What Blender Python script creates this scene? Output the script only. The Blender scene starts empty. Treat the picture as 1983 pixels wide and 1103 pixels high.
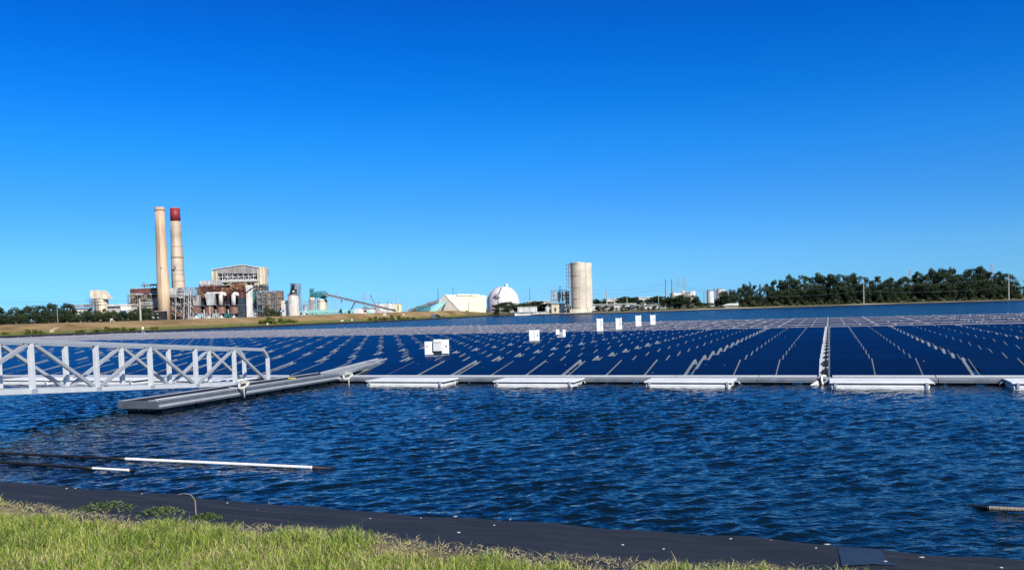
import bpy, math, random
import numpy as np
from math import sin, cos, pi, radians, atan2, hypot, sqrt
random.seed(7)
COL = bpy.context.scene.collection
# ---------------------------------------------------------------- camera
F = 1650.0; CX, CY = 991.5, 670.5; PITCH = atan2(73.6, 1650.0); ROLL = math.atan(0.029); H = 3.40
_W = np.array([1.0, 0, 0]); _U = np.array([0, sin(PITCH), cos(PITCH)]); FWD = np.array([0, cos(PITCH), -sin(PITCH)])
CR = cos(ROLL) * _W - sin(ROLL) * _U
CU = sin(ROLL) * _W + cos(ROLL) * _U
EYE = np.array([0, 0, H])
def ray(px, py):
    return CR * ((px - CX) / F) - CU * ((py - CY) / F) + FWD
def U(px, py, z):
    d = ray(px, py); t = (z - H) / d[2]
    return EYE + d * t
def W(px, py, Y):
    d = ray(px, py); return EYE + d * (Y / d[1])
def proj(p):
    v = np.asarray(p, float) - EYE; w = v @ FWD
    return CX + F * (v @ CR) / w, CY - F * (v @ CU) / w
def hz(px):
    return 625.6 - 0.029 * px
# ---------------------------------------------------------------- mesh builder
class MB:
    def __init__(s): s.v = []; s.f = []; s.m = []
    def add(s, vs, fs, m=0):
        b = len(s.v); s.v += [tuple(map(float, p)) for p in vs]
        s.f += [tuple(b + i for i in f) for f in fs]; s.m += [m] * len(fs)
    def box(s, x0, x1, y0, y1, z0, z1, m=0):
        s.hexa([(x0,y0,z0),(x1,y0,z0),(x1,y1,z0),(x0,y1,z0),(x0,y0,z1),(x1,y0,z1),(x1,y1,z1),(x0,y1,z1)], m)
    def hexa(s, v, m=0):
        s.add(v, [(0,3,2,1),(4,5,6,7),(0,1,5,4),(1,2,6,5),(2,3,7,6),(3,0,4,7)], m)
    def bar(s, p, q, w=.1, h=None, m=0, up=(0,0,1)):
        h = h or w
        p = np.array(p, float); q = np.array(q, float); d = q - p; L = np.linalg.norm(d)
        if L < 1e-6: return
        d /= L; u = np.array(up, float)
        if abs(d @ u) > .98: u = np.array([0, 1.0, 0])
        a = np.cross(d, u); a /= np.linalg.norm(a); b = np.cross(a, d)
        a *= w / 2; b *= h / 2
        s.hexa([p-a-b, p+a-b, q+a-b, q-a-b, p-a+b, p+a+b, q+a+b, q-a+b], m)
    def tube(s, pts, r, n=6, m=0, caps=True):
        pts = [np.array(p, float) for p in pts]; rs = r if isinstance(r, (list, tuple)) else [r] * len(pts)
        vs = []; fs = []; prev = None
        for i, p in enumerate(pts):
            d = (pts[min(i+1, len(pts)-1)] - pts[max(i-1, 0)]); d /= max(np.linalg.norm(d), 1e-9)
            if prev is None:
                u = np.array([0, 0, 1.0]) if abs(d[2]) < .9 else np.array([1.0, 0, 0])
                a = np.cross(d, u)
            else: a = prev - d * (prev @ d)
            a /= np.linalg.norm(a); prev = a; b = np.cross(d, a)
            for k in range(n):
                t = 2*pi*k/n; vs.append(p + (a*cos(t) + b*sin(t)) * rs[i])
        for i in range(len(pts)-1):
            for k in range(n):
                k2 = (k+1) % n; fs.append((i*n+k, i*n+k2, (i+1)*n+k2, (i+1)*n+k))
        if caps:
            fs.append(tuple(range(n))[::-1]); fs.append(tuple((len(pts)-1)*n+k for k in range(n)))
        s.add(vs, fs, m)
    def lathe(s, cx, cy, prof, n=32, m=0, caps=True, arc=None):
        vs = []; fs = []
        for (r, z) in prof:
            for k in range(n):
                t = 2*pi*k/n; vs.append((cx + r*cos(t), cy + r*sin(t), z))
        for i in range(len(prof)-1):
            for k in range(n):
                k2 = (k+1) % n; fs.append((i*n+k, i*n+k2, (i+1)*n+k2, (i+1)*n+k))
        if caps:
            fs.append(tuple(range(n))[::-1]); fs.append(tuple((len(prof)-1)*n+k for k in range(n)))
        s.add(vs, fs, m)
    def prism(s, poly, ax, a0, a1, m=0):
        """poly: list of 2-D points; ax='y' extrude along y (poly x,z); 'x' (poly y,z); 'z' (poly x,y)"""
        def P(p, a):
            return (p[0], a, p[1]) if ax == 'y' else ((a, p[0], p[1]) if ax == 'x' else (p[0], p[1], a))
        n = len(poly); vs = [P(p, a0) for p in poly] + [P(p, a1) for p in poly]
        fs = [tuple(range(n)), tuple(range(2*n-1, n-1, -1))] + [(i, n+i, n+(i+1) % n, (i+1) % n) for i in range(n)]
        s.add(vs, fs, m)
    def build(s, name, mats, parent=None, smooth=False, loc=None, bevel=0, fix=True):
        me = bpy.data.meshes.new(name); me.from_pydata(s.v, [], s.f)
        if not isinstance(mats, (list, tuple)): mats = [mats]
        for m in mats: me.materials.append(m)
        if len(mats) > 1: me.polygons.foreach_set('material_index', s.m)
        if fix:
            import bmesh
            bm = bmesh.new(); bm.from_mesh(me); bmesh.ops.recalc_face_normals(bm, faces=bm.faces); bm.to_mesh(me); bm.free()
        if smooth: me.shade_smooth()
        me.update()
        o = bpy.data.objects.new(name, me); COL.objects.link(o)
        if parent: o.parent = parent
        if loc is not None: o.location = loc
        if bevel:
            b = o.modifiers.new('bevel', 'BEVEL'); b.width = bevel; b.segments = 2; b.limit_method = 'ANGLE'
        return o
def tag(o, label=None, cat=None, group=None, kind=None):
    if label: o['label'] = label
    if cat: o['category'] = cat
    if group: o['group'] = group
    if kind: o['kind'] = kind
    return o
def thing(name, label, cat, loc=(0,0,0), rz=0, group=None):
    o = bpy.data.objects.new(name, None); COL.objects.link(o)
    o.location = tuple(map(float, loc)); o.rotation_euler = (0, 0, rz); o.empty_display_size = .3
    return tag(o, label, cat, group)
def kids(o): return KIDS.get(o.name, [])
def copy_tree(o, loc, rz=0, label=None, scale=None, group=None):
    r = o.copy(); COL.objects.link(r); r.location = tuple(map(float, loc)); r.rotation_euler = (0, 0, rz)
    if label: r['label'] = label
    if group: r['group'] = group
    if scale is not None: r.scale = (scale,)*3 if not isinstance(scale, tuple) else scale
    for ch in [c for c in o.children]:
        c = ch.copy(); COL.objects.link(c); c.parent = r
        for g in [x for x in ch.children]:
            d = g.copy(); COL.objects.link(d); d.parent = c
    return r
def np_mesh(name, verts, faces4, mat, attr=None, smooth=False, parent=None):
    verts = np.asarray(verts, np.float32); faces4 = np.asarray(faces4, np.int32)
    me = bpy.data.meshes.new(name); k = faces4.shape[1]
    me.vertices.add(len(verts)); me.vertices.foreach_set('co', verts.ravel())
    me.loops.add(faces4.size); me.loops.foreach_set('vertex_index', faces4.ravel())
    me.polygons.add(len(faces4)); me.polygons.foreach_set('loop_start', np.arange(0, faces4.size, k, dtype=np.int32))
    try: me.polygons.foreach_set('loop_total', np.full(len(faces4), k, np.int32))
    except Exception: pass
    if smooth: me.polygons.foreach_set('use_smooth', np.ones(len(faces4), bool))
    if attr is not None:
        for an, av in attr.items():
            a = me.attributes.new(an, 'FLOAT', 'POINT'); a.data.foreach_set('value', np.asarray(av, np.float32))
    me.materials.append(mat); me.update(calc_edges=True); me.validate()
    o = bpy.data.objects.new(name, me); COL.objects.link(o)
    if parent: o.parent = parent
    return o
# ---------------------------------------------------------------- materials
def nm(name):
    m = bpy.data.materials.new(name); m.use_nodes = True
    nt = m.node_tree; return m, nt, nt.nodes['Principled BSDF']
def N(nt, t, **kw):
    n = nt.nodes.new(t)
    for k, v in kw.items(): setattr(n, k, v)
    return n
def ramp(nt, fac, stops):
    r = N(nt, 'ShaderNodeValToRGB'); e = r.color_ramp.elements
    while len(e) < len(stops): e.new(.5)
    for i, (p, c) in enumerate(stops): e[i].position = p; e[i].color = (*c, 1) if len(c) == 3 else c
    nt.links.new(fac, r.inputs[0]); return r.outputs[0]
def coords(nt, scale=(1,1,1), kind='Object'):
    tc = N(nt, 'ShaderNodeTexCoord'); mp = N(nt, 'ShaderNodeMapping'); mp.inputs['Scale'].default_value = scale
    nt.links.new(tc.outputs[kind], mp.inputs[0]); return mp.outputs[0]
def noise(nt, vec, scale, detail=4, rough=.6):
    n = N(nt, 'ShaderNodeTexNoise'); n.inputs['Scale'].default_value = scale; n.inputs['Detail'].default_value = detail
    n.inputs['Roughness'].default_value = rough; nt.links.new(vec, n.inputs['Vector']); return n.outputs['Fac']
def pm(name, col, rough=.6, var=.18, scale=2.0, stretch=(1,1,1), metal=0, col2=None, streak=0, bump=0, objvar=0, spec=None):
    m, nt, b = nm(name)
    c2 = col2 or tuple(max(0, c*(1-var*2.2)) for c in col); c1 = tuple(min(1, c*(1+var*.4)) for c in col)
    v = coords(nt, stretch); f = noise(nt, v, scale, 5, .65)
    out = ramp(nt, f, [(.32, c2), (.58, c1)])
    if streak:
        v2 = coords(nt, (1, 1, .06)); f2 = noise(nt, v2, streak, 4, .7)
        r2 = ramp(nt, f2, [(.42, (.55,.5,.45)), (.62, (1,1,1))])
        mx = N(nt, 'ShaderNodeMix', data_type='RGBA', blend_type='MULTIPLY'); mx.inputs[0].default_value = .7
        nt.links.new(out, mx.inputs[6]); nt.links.new(r2, mx.inputs[7]); out = mx.outputs[2]
    if objvar:
        oi = N(nt, 'ShaderNodeObjectInfo'); r3 = ramp(nt, oi.outputs['Random'], [(0, (1-objvar,)*3), (1, (1+objvar, 1+objvar*.9, 1+objvar*.6))])
        mx = N(nt, 'ShaderNodeMix', data_type='RGBA', blend_type='MULTIPLY'); mx.inputs[0].default_value = 1
        nt.links.new(out, mx.inputs[6]); nt.links.new(r3, mx.inputs[7]); out = mx.outputs[2]
    nt.links.new(out, b.inputs['Base Color'])
    b.inputs['Roughness'].default_value = rough; b.inputs['Metallic'].default_value = metal
    if spec is not None: b.inputs['Specular IOR Level'].default_value = spec
    if bump:
        bn = N(nt, 'ShaderNodeBump'); bn.inputs['Distance'].default_value = bump; bn.inputs['Strength'].default_value = 1
        nt.links.new(f, bn.inputs['Height']); nt.links.new(bn.outputs[0], b.inputs['Normal'])
    return m
M = {}
M['white'] = pm('white_plastic', (.80,.81,.80), .45, .07, 1.5)
M['white_grey'] = pm('weathered_white', (.58,.60,.61), .5, .06, 2)
M['alu'] = pm('brushed_aluminium', (.40,.43,.46), .5, .05, 2, metal=.2)
M['alu_dark'] = pm('dull_aluminium', (.24,.27,.30), .5, .12, 3, metal=.2)
M['deck'] = pm('deck_aluminium', (.36,.37,.37), .6, .14, 6, (1,1,1), metal=.15)
M['deck_navy'] = pm('dark_deck_boards', (.018,.024,.042), .85, .25, 3, spec=.15)
M['fascia'] = pm('blue_grey_fascia', (.10,.125,.155), .5, .12, 3, metal=.1)
M['black'] = pm('black_plastic', (.012,.013,.015), .5, .3, 3)
M['rope'] = pm('pale_rope', (.62,.60,.52), .9, .25, 40)
M['rope_dark'] = pm('wet_rope', (.26,.23,.18), .9, .3, 30)
M['yellow'] = pm('yellow_plastic', (.75,.52,.04), .5, .1, 3)
M['frame'] = pm('panel_frame', (.02,.025,.04), .35, .2, 6, metal=.3)
M['rail'] = pm('panel_rail', (.25,.28,.31), .5, .12, 3, metal=.2)
M['tan'] = pm('tan_concrete', (.70,.53,.36), .85, .10, .05, (1,1,.35), streak=.12, bump=.05)
M['tan2'] = pm('pale_tan_concrete', (.60,.50,.39), .85, .14, .06, (1,1,1.2), streak=.10)
M['silo'] = pm('silo_concrete', (.68,.62,.52), .85, .10, .09, (1,1,1.5), streak=.10)
M['red'] = pm('red_band_paint', (.26,.02,.03), .55, .1, .2)
M['ring'] = pm('dark_ring', (.25,.19,.13), .8, .2, .3)
M['cream'] = pm('cream_cladding', (.78,.72,.55), .6, .08, .15, streak=.3)
M['yellowroof'] = pm('pale_yellow_metal_sheet', (.78,.74,.44), .55, .05, .2)
M['gable'] = pm('beige_gable_sheet', (.62,.57,.47), .6, .08, .3)
M['bwhite'] = pm('white_building_paint', (.80,.80,.78), .6, .09, .2, streak=.4)
M['bgrey'] = pm('grey_cladding', (.36,.36,.36), .6, .12, .2, streak=.3)
M['lgrey'] = pm('light_grey_duct', (.52,.54,.55), .5, .12, .2, streak=.4)
M['olive'] = pm('olive_grey_cladding', (.30,.28,.24), .65, .12, .2, streak=.3)
M['rust'] = pm('rusted_steel', (.27,.13,.07), .85, .35, .35, (1,1,.4), col2=(.07,.04,.035))
M['maroon'] = pm('maroon_cladding', (.17,.055,.05), .75, .25, .3, col2=(.08,.035,.035))
M['brick'] = pm('brown_tank_steel', (.26,.14,.11), .8, .25, .35, streak=.4)
M['brown'] = pm('brown_panel', (.30,.22,.16), .8, .2, .25, streak=.4)
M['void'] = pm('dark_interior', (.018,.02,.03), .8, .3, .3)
M['steel'] = pm('grey_steelwork', (.27,.26,.26), .6, .25, .4)
M['steel_w'] = pm('white_steelwork', (.62,.63,.62), .6, .15, .4)
M['teal'] = pm('teal_steelwork', (.05,.24,.26), .6, .25, .4)
M['teal_light'] = pm('pale_turquoise_sheet', (.32,.66,.62), .5, .08, .3)
M['bluegrey'] = pm('blue_grey_louvres', (.09,.13,.17), .6, .3, .4)
M['conv'] = pm('conveyor_grey', (.20,.20,.21), .7, .2, .4)
M['dome'] = pm('pinkish_white_membrane', (.66,.595,.61), .6, .03, .08)
M['pole'] = pm('concrete_pole', (.42,.42,.38), .8, .15, .5)
M['dark_pole'] = pm('dark_wood_pole', (.12,.11,.10), .8, .15, .5)
M['wire'] = pm('power_wire', (.10,.12,.15), .6, .1, .5)
M['lattice'] = pm('galvanised_lattice', (.33,.36,.38), .6, .1, .5)
M['bark'] = pm('tree_bark', (.09,.07,.05), .9, .25, 1.5)
M['soil'] = pm('bare_soil', (.26,.19,.13), .95, .25, 3, bump=.02)
M['shell'] = pm('white_shell', (.48,.47,.44), .6, .1, 20)
M['straw'] = pm('straw', (.45,.35,.20), .9, .2, 10)

def leafmat(name, ca, cb, cc, scale=.5):
    m, nt, b = nm(name)
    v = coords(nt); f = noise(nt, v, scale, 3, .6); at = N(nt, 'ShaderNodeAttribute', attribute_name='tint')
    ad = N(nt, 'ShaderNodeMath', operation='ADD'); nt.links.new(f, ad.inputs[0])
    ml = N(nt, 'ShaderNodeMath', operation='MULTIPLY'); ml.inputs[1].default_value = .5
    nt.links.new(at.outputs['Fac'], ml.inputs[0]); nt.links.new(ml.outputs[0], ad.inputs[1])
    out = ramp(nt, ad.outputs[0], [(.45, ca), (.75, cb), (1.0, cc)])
    oi = N(nt, 'ShaderNodeObjectInfo'); r3 = ramp(nt, oi.outputs['Random'], [(0, (.75,.78,.8)), (1, (1.25,1.2,1.05))])
    mx = N(nt, 'ShaderNodeMix', data_type='RGBA', blend_type='MULTIPLY'); mx.inputs[0].default_value = 1
    nt.links.new(out, mx.inputs[6]); nt.links.new(r3, mx.inputs[7])
    nt.links.new(mx.outputs[2], b.inputs['Base Color']); b.inputs['Roughness'].default_value = .65
    b.inputs['Specular IOR Level'].default_value = .25
    return m
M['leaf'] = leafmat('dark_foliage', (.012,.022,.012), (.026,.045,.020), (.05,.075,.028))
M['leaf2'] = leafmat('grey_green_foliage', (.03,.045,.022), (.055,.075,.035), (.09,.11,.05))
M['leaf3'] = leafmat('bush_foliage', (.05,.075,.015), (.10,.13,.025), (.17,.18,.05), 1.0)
M['weed'] = leafmat('weed_foliage', (.03,.06,.02), (.06,.10,.03), (.10,.13,.05), 8)
SKY_AIR, SKY_DUST, SKY_OZ, SKY_SAT, SKY_HUE, SKY_STR, EXPO = 1.0, 0.0, 4.0, 1.0, .5, .14, 0.3
# ---------------------------------------------------------------- special materials
def glassmat():
    m, nt, b = nm('solar_cell_glass')
    v = coords(nt)
    f = noise(nt, v, .6, 3, .5)
    base = ramp(nt, f, [(.3, (.0008,.004,.016)), (.7, (.0014,.006,.024))])
    # bird droppings and dust specks: world-scattered pale dots
    tc = N(nt, 'ShaderNodeNewGeometry')
    vo = N(nt, 'ShaderNodeTexVoronoi'); vo.inputs['Scale'].default_value = 1.1; nt.links.new(tc.outputs['Position'], vo.inputs['Vector'])
    n2 = noise(nt, tc.outputs['Position'], .9, 2)
    lt = N(nt, 'ShaderNodeMath', operation='LESS_THAN'); lt.inputs[1].default_value = .045; nt.links.new(vo.outputs['Distance'], lt.inputs[0])
    gt = N(nt, 'ShaderNodeMath', operation='GREATER_THAN'); gt.inputs[1].default_value = .52; nt.links.new(n2, gt.inputs[0])
    mu = N(nt, 'ShaderNodeMath', operation='MULTIPLY'); nt.links.new(lt.outputs[0], mu.inputs[0]); nt.links.new(gt.outputs[0], mu.inputs[1])
    m2 = N(nt, 'ShaderNodeMath', operation='MULTIPLY'); m2.inputs[1].default_value = .8; nt.links.new(mu.outputs[0], m2.inputs[0])
    mx = N(nt, 'ShaderNodeMix', data_type='RGBA'); nt.links.new(m2.outputs[0], mx.inputs[0])
    nt.links.new(base, mx.inputs[6]); mx.inputs[7].default_value = (.45,.5,.55,1)
    # fine cell grid, one module is 2.0 x 1.07
    oi = N(nt, 'ShaderNodeObjectInfo'); r3 = ramp(nt, oi.outputs['Random'], [(0, (.72,.76,.8)), (.5, (1,1,1)), (1, (1.2,1.15,1.1))])
    mq = N(nt, 'ShaderNodeMix', data_type='RGBA', blend_type='MULTIPLY'); mq.inputs[0].default_value = 1
    nt.links.new(mx.outputs[2], mq.inputs[6]); nt.links.new(r3, mq.inputs[7])
    nt.links.new(mq.outputs[2], b.inputs['Base Color'])
    b.inputs['Roughness'].default_value = .15; b.inputs['IOR'].default_value = 1.14
    return m
M['glass'] = glassmat()
def watermat():
    m, nt, b = nm('pond_water')
    b.inputs['Base Color'].default_value = (.0010,.007,.014,1); b.inputs['Roughness'].default_value = .07; b.inputs['IOR'].default_value = 1.33
    g = N(nt, 'ShaderNodeNewGeometry')
    def wav(sc, rot, s):
        mp = N(nt, 'ShaderNodeMapping'); mp.inputs['Scale'].default_value = sc; mp.inputs['Rotation'].default_value = (0,0,rot)
        nt.links.new(g.outputs['Position'], mp.inputs[0]); return noise(nt, mp.outputs[0], s, 3, .55)
    a = wav((1,2.2,1), .35, 1.1); c = wav((1,1.9,1), -.35, 4.2)
    ad = N(nt, 'ShaderNodeMath', operation='MULTIPLY_ADD'); ad.inputs[1].default_value = .33
    nt.links.new(c, ad.inputs[0]); nt.links.new(a, ad.inputs[2])
    # wind patches
    p = wav((1,1,1), 0, .05); mr = N(nt, 'ShaderNodeMapRange'); mr.inputs['From Min'].default_value = .35; mr.inputs['From Max'].default_value = .65
    mr.inputs['To Min'].default_value = .6; mr.inputs['To Max'].default_value = 1.0; nt.links.new(p, mr.inputs[0])
    sy = N(nt, 'ShaderNodeSeparateXYZ'); nt.links.new(g.outputs['Position'], sy.inputs[0])
    fy = N(nt, 'ShaderNodeMapRange'); fy.inputs['From Min'].default_value = 30; fy.inputs['From Max'].default_value = 90; fy.inputs['To Min'].default_value = .30; nt.links.new(sy.outputs[1], fy.inputs[0])
    ro = N(nt, 'ShaderNodeMapRange'); ro.inputs['From Min'].default_value = 30; ro.inputs['From Max'].default_value = 160; ro.inputs['To Min'].default_value = .05; ro.inputs['To Max'].default_value = .24; nt.links.new(sy.outputs[1], ro.inputs[0]); nt.links.new(ro.outputs[0], b.inputs['Roughness'])
    m3 = N(nt, 'ShaderNodeMath', operation='MULTIPLY'); nt.links.new(fy.outputs[0], m3.inputs[0]); nt.links.new(mr.outputs[0], m3.inputs[1])
    bn = N(nt, 'ShaderNodeBump'); bn.inputs['Distance'].default_value = WBUMP; nt.links.new(m3.outputs[0], bn.inputs['Strength'])
    nt.links.new(ad.outputs[0], bn.inputs['Height']); nt.links.new(bn.outputs[0], b.inputs['Normal'])
    return m
WBUMP = .42
M['water'] = watermat()
def linermat():
    m, nt, b = nm('black_pond_liner')
    g = N(nt, 'ShaderNodeNewGeometry'); mp = N(nt, 'ShaderNodeMapping'); nt.links.new(g.outputs['Position'], mp.inputs[0])
    f = noise(nt, mp.outputs[0], 1.3, 6, .65)
    base = ramp(nt, f, [(.3, (.012,.012,.014)), (.7, (.028,.029,.032))])
    mps = N(nt, 'ShaderNodeMapping'); mps.inputs['Rotation'].default_value = (0,0,.9); mps.inputs['Scale'].default_value = (.35,3.2,1); nt.links.new(g.outputs['Position'], mps.inputs[0])
    fs = ramp(nt, noise(nt, mps.outputs[0], 1.2, 5, .7), [(.40, (.7,.7,.7)), (.55, (1,1,1)), (.66, (1.9,1.85,1.8))])
    mm = N(nt, 'ShaderNodeMix', data_type='RGBA', blend_type='MULTIPLY'); mm.inputs[0].default_value = 1; nt.links.new(base, mm.inputs[6]); nt.links.new(fs, mm.inputs[7]); base = mm.outputs[2]
    f2 = noise(nt, mp.outputs[0], 30, 2)
    mx = N(nt, 'ShaderNodeMix', data_type='RGBA'); lt = N(nt, 'ShaderNodeMath', operation='GREATER_THAN'); lt.inputs[1].default_value = .72
    nt.links.new(f2, lt.inputs[0]); nt.links.new(lt.outputs[0], mx.inputs[0]); nt.links.new(base, mx.inputs[6]); mx.inputs[7].default_value = (.06,.06,.06,1)
    nt.links.new(mx.outputs[2], b.inputs['Base Color']); b.inputs['Roughness'].default_value = .75; b.inputs['Specular IOR Level'].default_value = .25
    bn = N(nt, 'ShaderNodeBump'); bn.inputs['Distance'].default_value = .12; bn.inputs['Strength'].default_value = .6
    nt.links.new(noise(nt, mp.outputs[0], .8, 4, .5), bn.inputs['Height']); nt.links.new(bn.outputs[0], b.inputs['Normal'])
    return m
M['liner'] = linermat()
def grassmat():
    m, nt, b = nm('grass_blade')
    at = N(nt, 'ShaderNodeAttribute', attribute_name='tint')
    out = ramp(nt, at.outputs['Fac'], [(0, (.025,.06,.012)), (.15, (.07,.13,.02)), (.38, (.22,.33,.04)), (.62, (.46,.53,.09)), (.84, (.64,.57,.24)), (1, (.60,.45,.29))])  # darkest greens imitate the shade between blades
    nt.links.new(out, b.inputs['Base Color']); b.inputs['Roughness'].default_value = .5; b.inputs['Specular IOR Level'].default_value = .35
    tr = N(nt, 'ShaderNodeBsdfTranslucent'); nt.links.new(out, tr.inputs[0]); ms = N(nt, 'ShaderNodeMixShader'); ms.inputs[0].default_value = .3
    nt.links.new(b.outputs[0], ms.inputs[1]); nt.links.new(tr.outputs[0], ms.inputs[2])
    nt.links.new(ms.outputs[0], nt.nodes['Material Output'].inputs[0])
    return m
M['grass'] = grassmat()
def landmat():
    m, nt, b = nm('far_bank_ground')
    g = N(nt, 'ShaderNodeNewGeometry'); sx = N(nt, 'ShaderNodeSeparateXYZ'); nt.links.new(g.outputs['Position'], sx.inputs[0])
    n1 = noise(nt, g.outputs['Position'], .12, 5, .65); n2 = noise(nt, g.outputs['Position'], .9, 4, .7)
    dry = ramp(nt, n1, [(.30, (.15,.105,.045)), (.50, (.27,.18,.09)), (.7, (.34,.25,.13))])
    grn = ramp(nt, n2, [(.3, (.07,.095,.02)), (.7, (.20,.20,.055))])
    dark = ramp(nt, n1, [(.3, (.05,.065,.02)), (.55, (.12,.11,.045)), (.72, (.22,.18,.10))])
    at = N(nt, 'ShaderNodeAttribute', attribute_name='side')
    # height mix: green grass low, dry above
    ma = N(nt, 'ShaderNodeMath', operation='MULTIPLY_ADD'); ma.inputs[1].default_value = 1.6; nt.links.new(n2, ma.inputs[0]); nt.links.new(sx.outputs[2], ma.inputs[2])
    mr = N(nt, 'ShaderNodeMapRange'); mr.inputs['From Min'].default_value = 1.85; mr.inputs['From Max'].default_value = 2.1; nt.links.new(ma.outputs[0], mr.inputs[0])
    mx = N(nt, 'ShaderNodeMix', data_type='RGBA'); nt.links.new(mr.outputs[0], mx.inputs[0]); nt.links.new(grn, mx.inputs[6]); nt.links.new(dry, mx.inputs[7])
    my = N(nt, 'ShaderNodeMix', data_type='RGBA'); nt.links.new(at.outputs['Fac'], my.inputs[0]); nt.links.new(mx.outputs[2], my.inputs[6]); nt.links.new(dark, my.inputs[7])
    nt.links.new(my.outputs[2], b.inputs['Base Color']); b.inputs['Roughness'].default_value = .95; b.inputs['Specular IOR Level'].default_value = .1
    return m
M['land'] = landmat()
# ---------------------------------------------------------------- array frame of reference
c0 = ray(1607, 579.0); AZ = atan2(c0[0], c0[1])
cv = np.array([sin(AZ), cos(AZ), 0]); rv = np.array([cos(AZ), -sin(AZ), 0]); ARZ = -AZ
ZF = .26; ZT = .75
O = U(1597, 727, ZF)
def A(u, v, z): return np.array([O[0], O[1], 0]) + rv*u + cv*v + np.array([0, 0, z])
def uv(p): d = np.array([p[0]-O[0], p[1]-O[1], 0]); return d @ rv, d @ cv
# far shore polyline in pixels (source photograph) -> world at water level
SH = [(-700,700),(-300,672),(0,654.6),(160,648.3),(320,641.7),(540,632),(700,625.2),(820,619.3),(900,614.8),(992,611.0),(1080,609.5),(1180,607.6),(1290,603.8),(1400,600),(1530,596),(1665,591.8),(1820,587),(1983,582.3),(2200,576.5),(2600,564)]
def lerp(t, xs, ys): return float(np.interp(t, xs, ys))
shore = [U(x, y, 0) for x, y in SH]
def shore_d(px):
    y = lerp(px, [a for a, _ in SH], [b for _, b in SH]); p = U(px, y, 0); return p
# crest height fraction (1 on the left berm, 0 on the low right land)
def leftness(px): return lerp(px, [880, 1000], [1, 0])
def ground_z(px, d):
    p = shore_d(px); dr = (d-p[1])*hypot(p[0], p[1])/p[1]; lf = leftness(px)
    zl = lerp(dr, [0, 12, 25, 36, 70, 9000], [0, 1.1, 3.0, 3.0, 2.1, 2.1]); zr = lerp(dr, [0, 3.5, 46, 140, 400, 1200], [0, .38, .55, .7, 1.3, 2.1])
    return lf*zl + (1-lf)*zr
def build_land():
    pxs = list(np.arange(-700, 860, 14)) + list(np.arange(860, 1080, 6)) + list(np.arange(1080, 2600, 20))
    rng = random.Random(3)
    prof = [(-14,-2,-2),(0,-.02,-.02),(1.5,.22,.25),(3.5,.38,.38),(6,.62,.40),(9,.85,.42),(12,1.1,.44),(15,1.6,.45),(18.5,2.3,.46),(22,2.95,.47),(25,3.22,.48),(29,3.3,.5),(36,3.25,.52),(46,3.0,.55),(70,2.1,.6),(140,2.1,.7),(400,2.1,1.3),(1200,2.1,2.1),(9000,2.1,2.1)]
    V = []; S = []; n = len(prof)
    L = []
    for i, px in enumerate(pxs):
        p = shore_d(px); r = hypot(p[0], p[1]); dx, dy = p[0]/r, p[1]/r
        lf = leftness(px)
        wob = [0 for _ in prof]
        for j, (dr, zl, zr) in enumerate(prof):
            z = lf*zl*(lerp(px, [0, 320, 600, 820], [3.0, 2.97, 3.14, 3.22])/3.3 if 0 < dr < 60 else 1) + (1-lf)*zr
            # the crest height is nudged so the bank's skyline keeps its gentle waviness
            crest = .07*sin(px*.021) + .05*sin(px*.05+1)
            if 8 <= j <= 13: z += lf*crest*.6
            z += rng.uniform(-1, 1)*(.03 if 2 < j < 14 else 0)
            V.append((dx*(r+dr), dy*(r+dr), z)); S.append(1-lf)
    F4 = [(i*n+j, i*n+j+1, (i+1)*n+j+1, (i+1)*n+j) for i in range(len(pxs)-1) for j in range(n-1)]
    F4 = [f[::-1] for f in F4]
    tag(np_mesh('ground', V, F4, M['land'], {'side': S}, smooth=True), kind='structure')
    # black liner band along the far waterline
    V = []; ms = []
    mb = MB(); prev = None
    for i, px in enumerate(pxs):
        p = shore_d(px); r = hypot(p[0], p[1]); dx, dy = p[0]/r, p[1]/r; lf = leftness(px)
        a = (dx*(r-3), dy*(r-3), -.35); b = (dx*(r+1.4), dy*(r+1.4), .27 + .0*lf); c = (dx*(r+3.9+.5*sin(px*.3)), dy*(r+3.9+.5*sin(px*.3)), .34+.14)
        cur = (a, b, c)
        if prev is not None:
            mb.add([prev[0], cur[0], cur[1], prev[1]], [(0,1,2,3)]); mb.add([prev[1], cur[1], cur[2], prev[2]], [(0,1,2,3)])
        prev = cur
    tag(mb.build('far_liner', M['liner'], fix=False), kind='structure')
    # pale sand strip on the right-hand shore
    mb = MB(); prev = None
    for i, px in enumerate(pxs):
        lf = leftness(px)
        if lf > 0: prev = None; continue
        p = shore_d(px); r = hypot(p[0], p[1]); dx, dy = p[0]/r, p[1]/r
        w = 3.2 + 2.6*sin(px*.019) + 1.2*sin(px*.08)
        if px > 1500: w *= max(.0, .6+.9*sin(px*.031))
        w = max(w, .05)
        b = (dx*(r+3.6), dy*(r+3.6), .49); c = (dx*(r+3.6+w), dy*(r+3.6+w), .53+.03*w)
        if prev is not None: mb.add([prev[0], b, c, prev[1]], [(0,1,2,3)])
        prev = (b, c)
    sand = pm('pale_sand', (.52,.47,.38), .9, .15, .3)
    tag(mb.build('sand_strip', sand, fix=False), kind='structure')
build_land()
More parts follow.
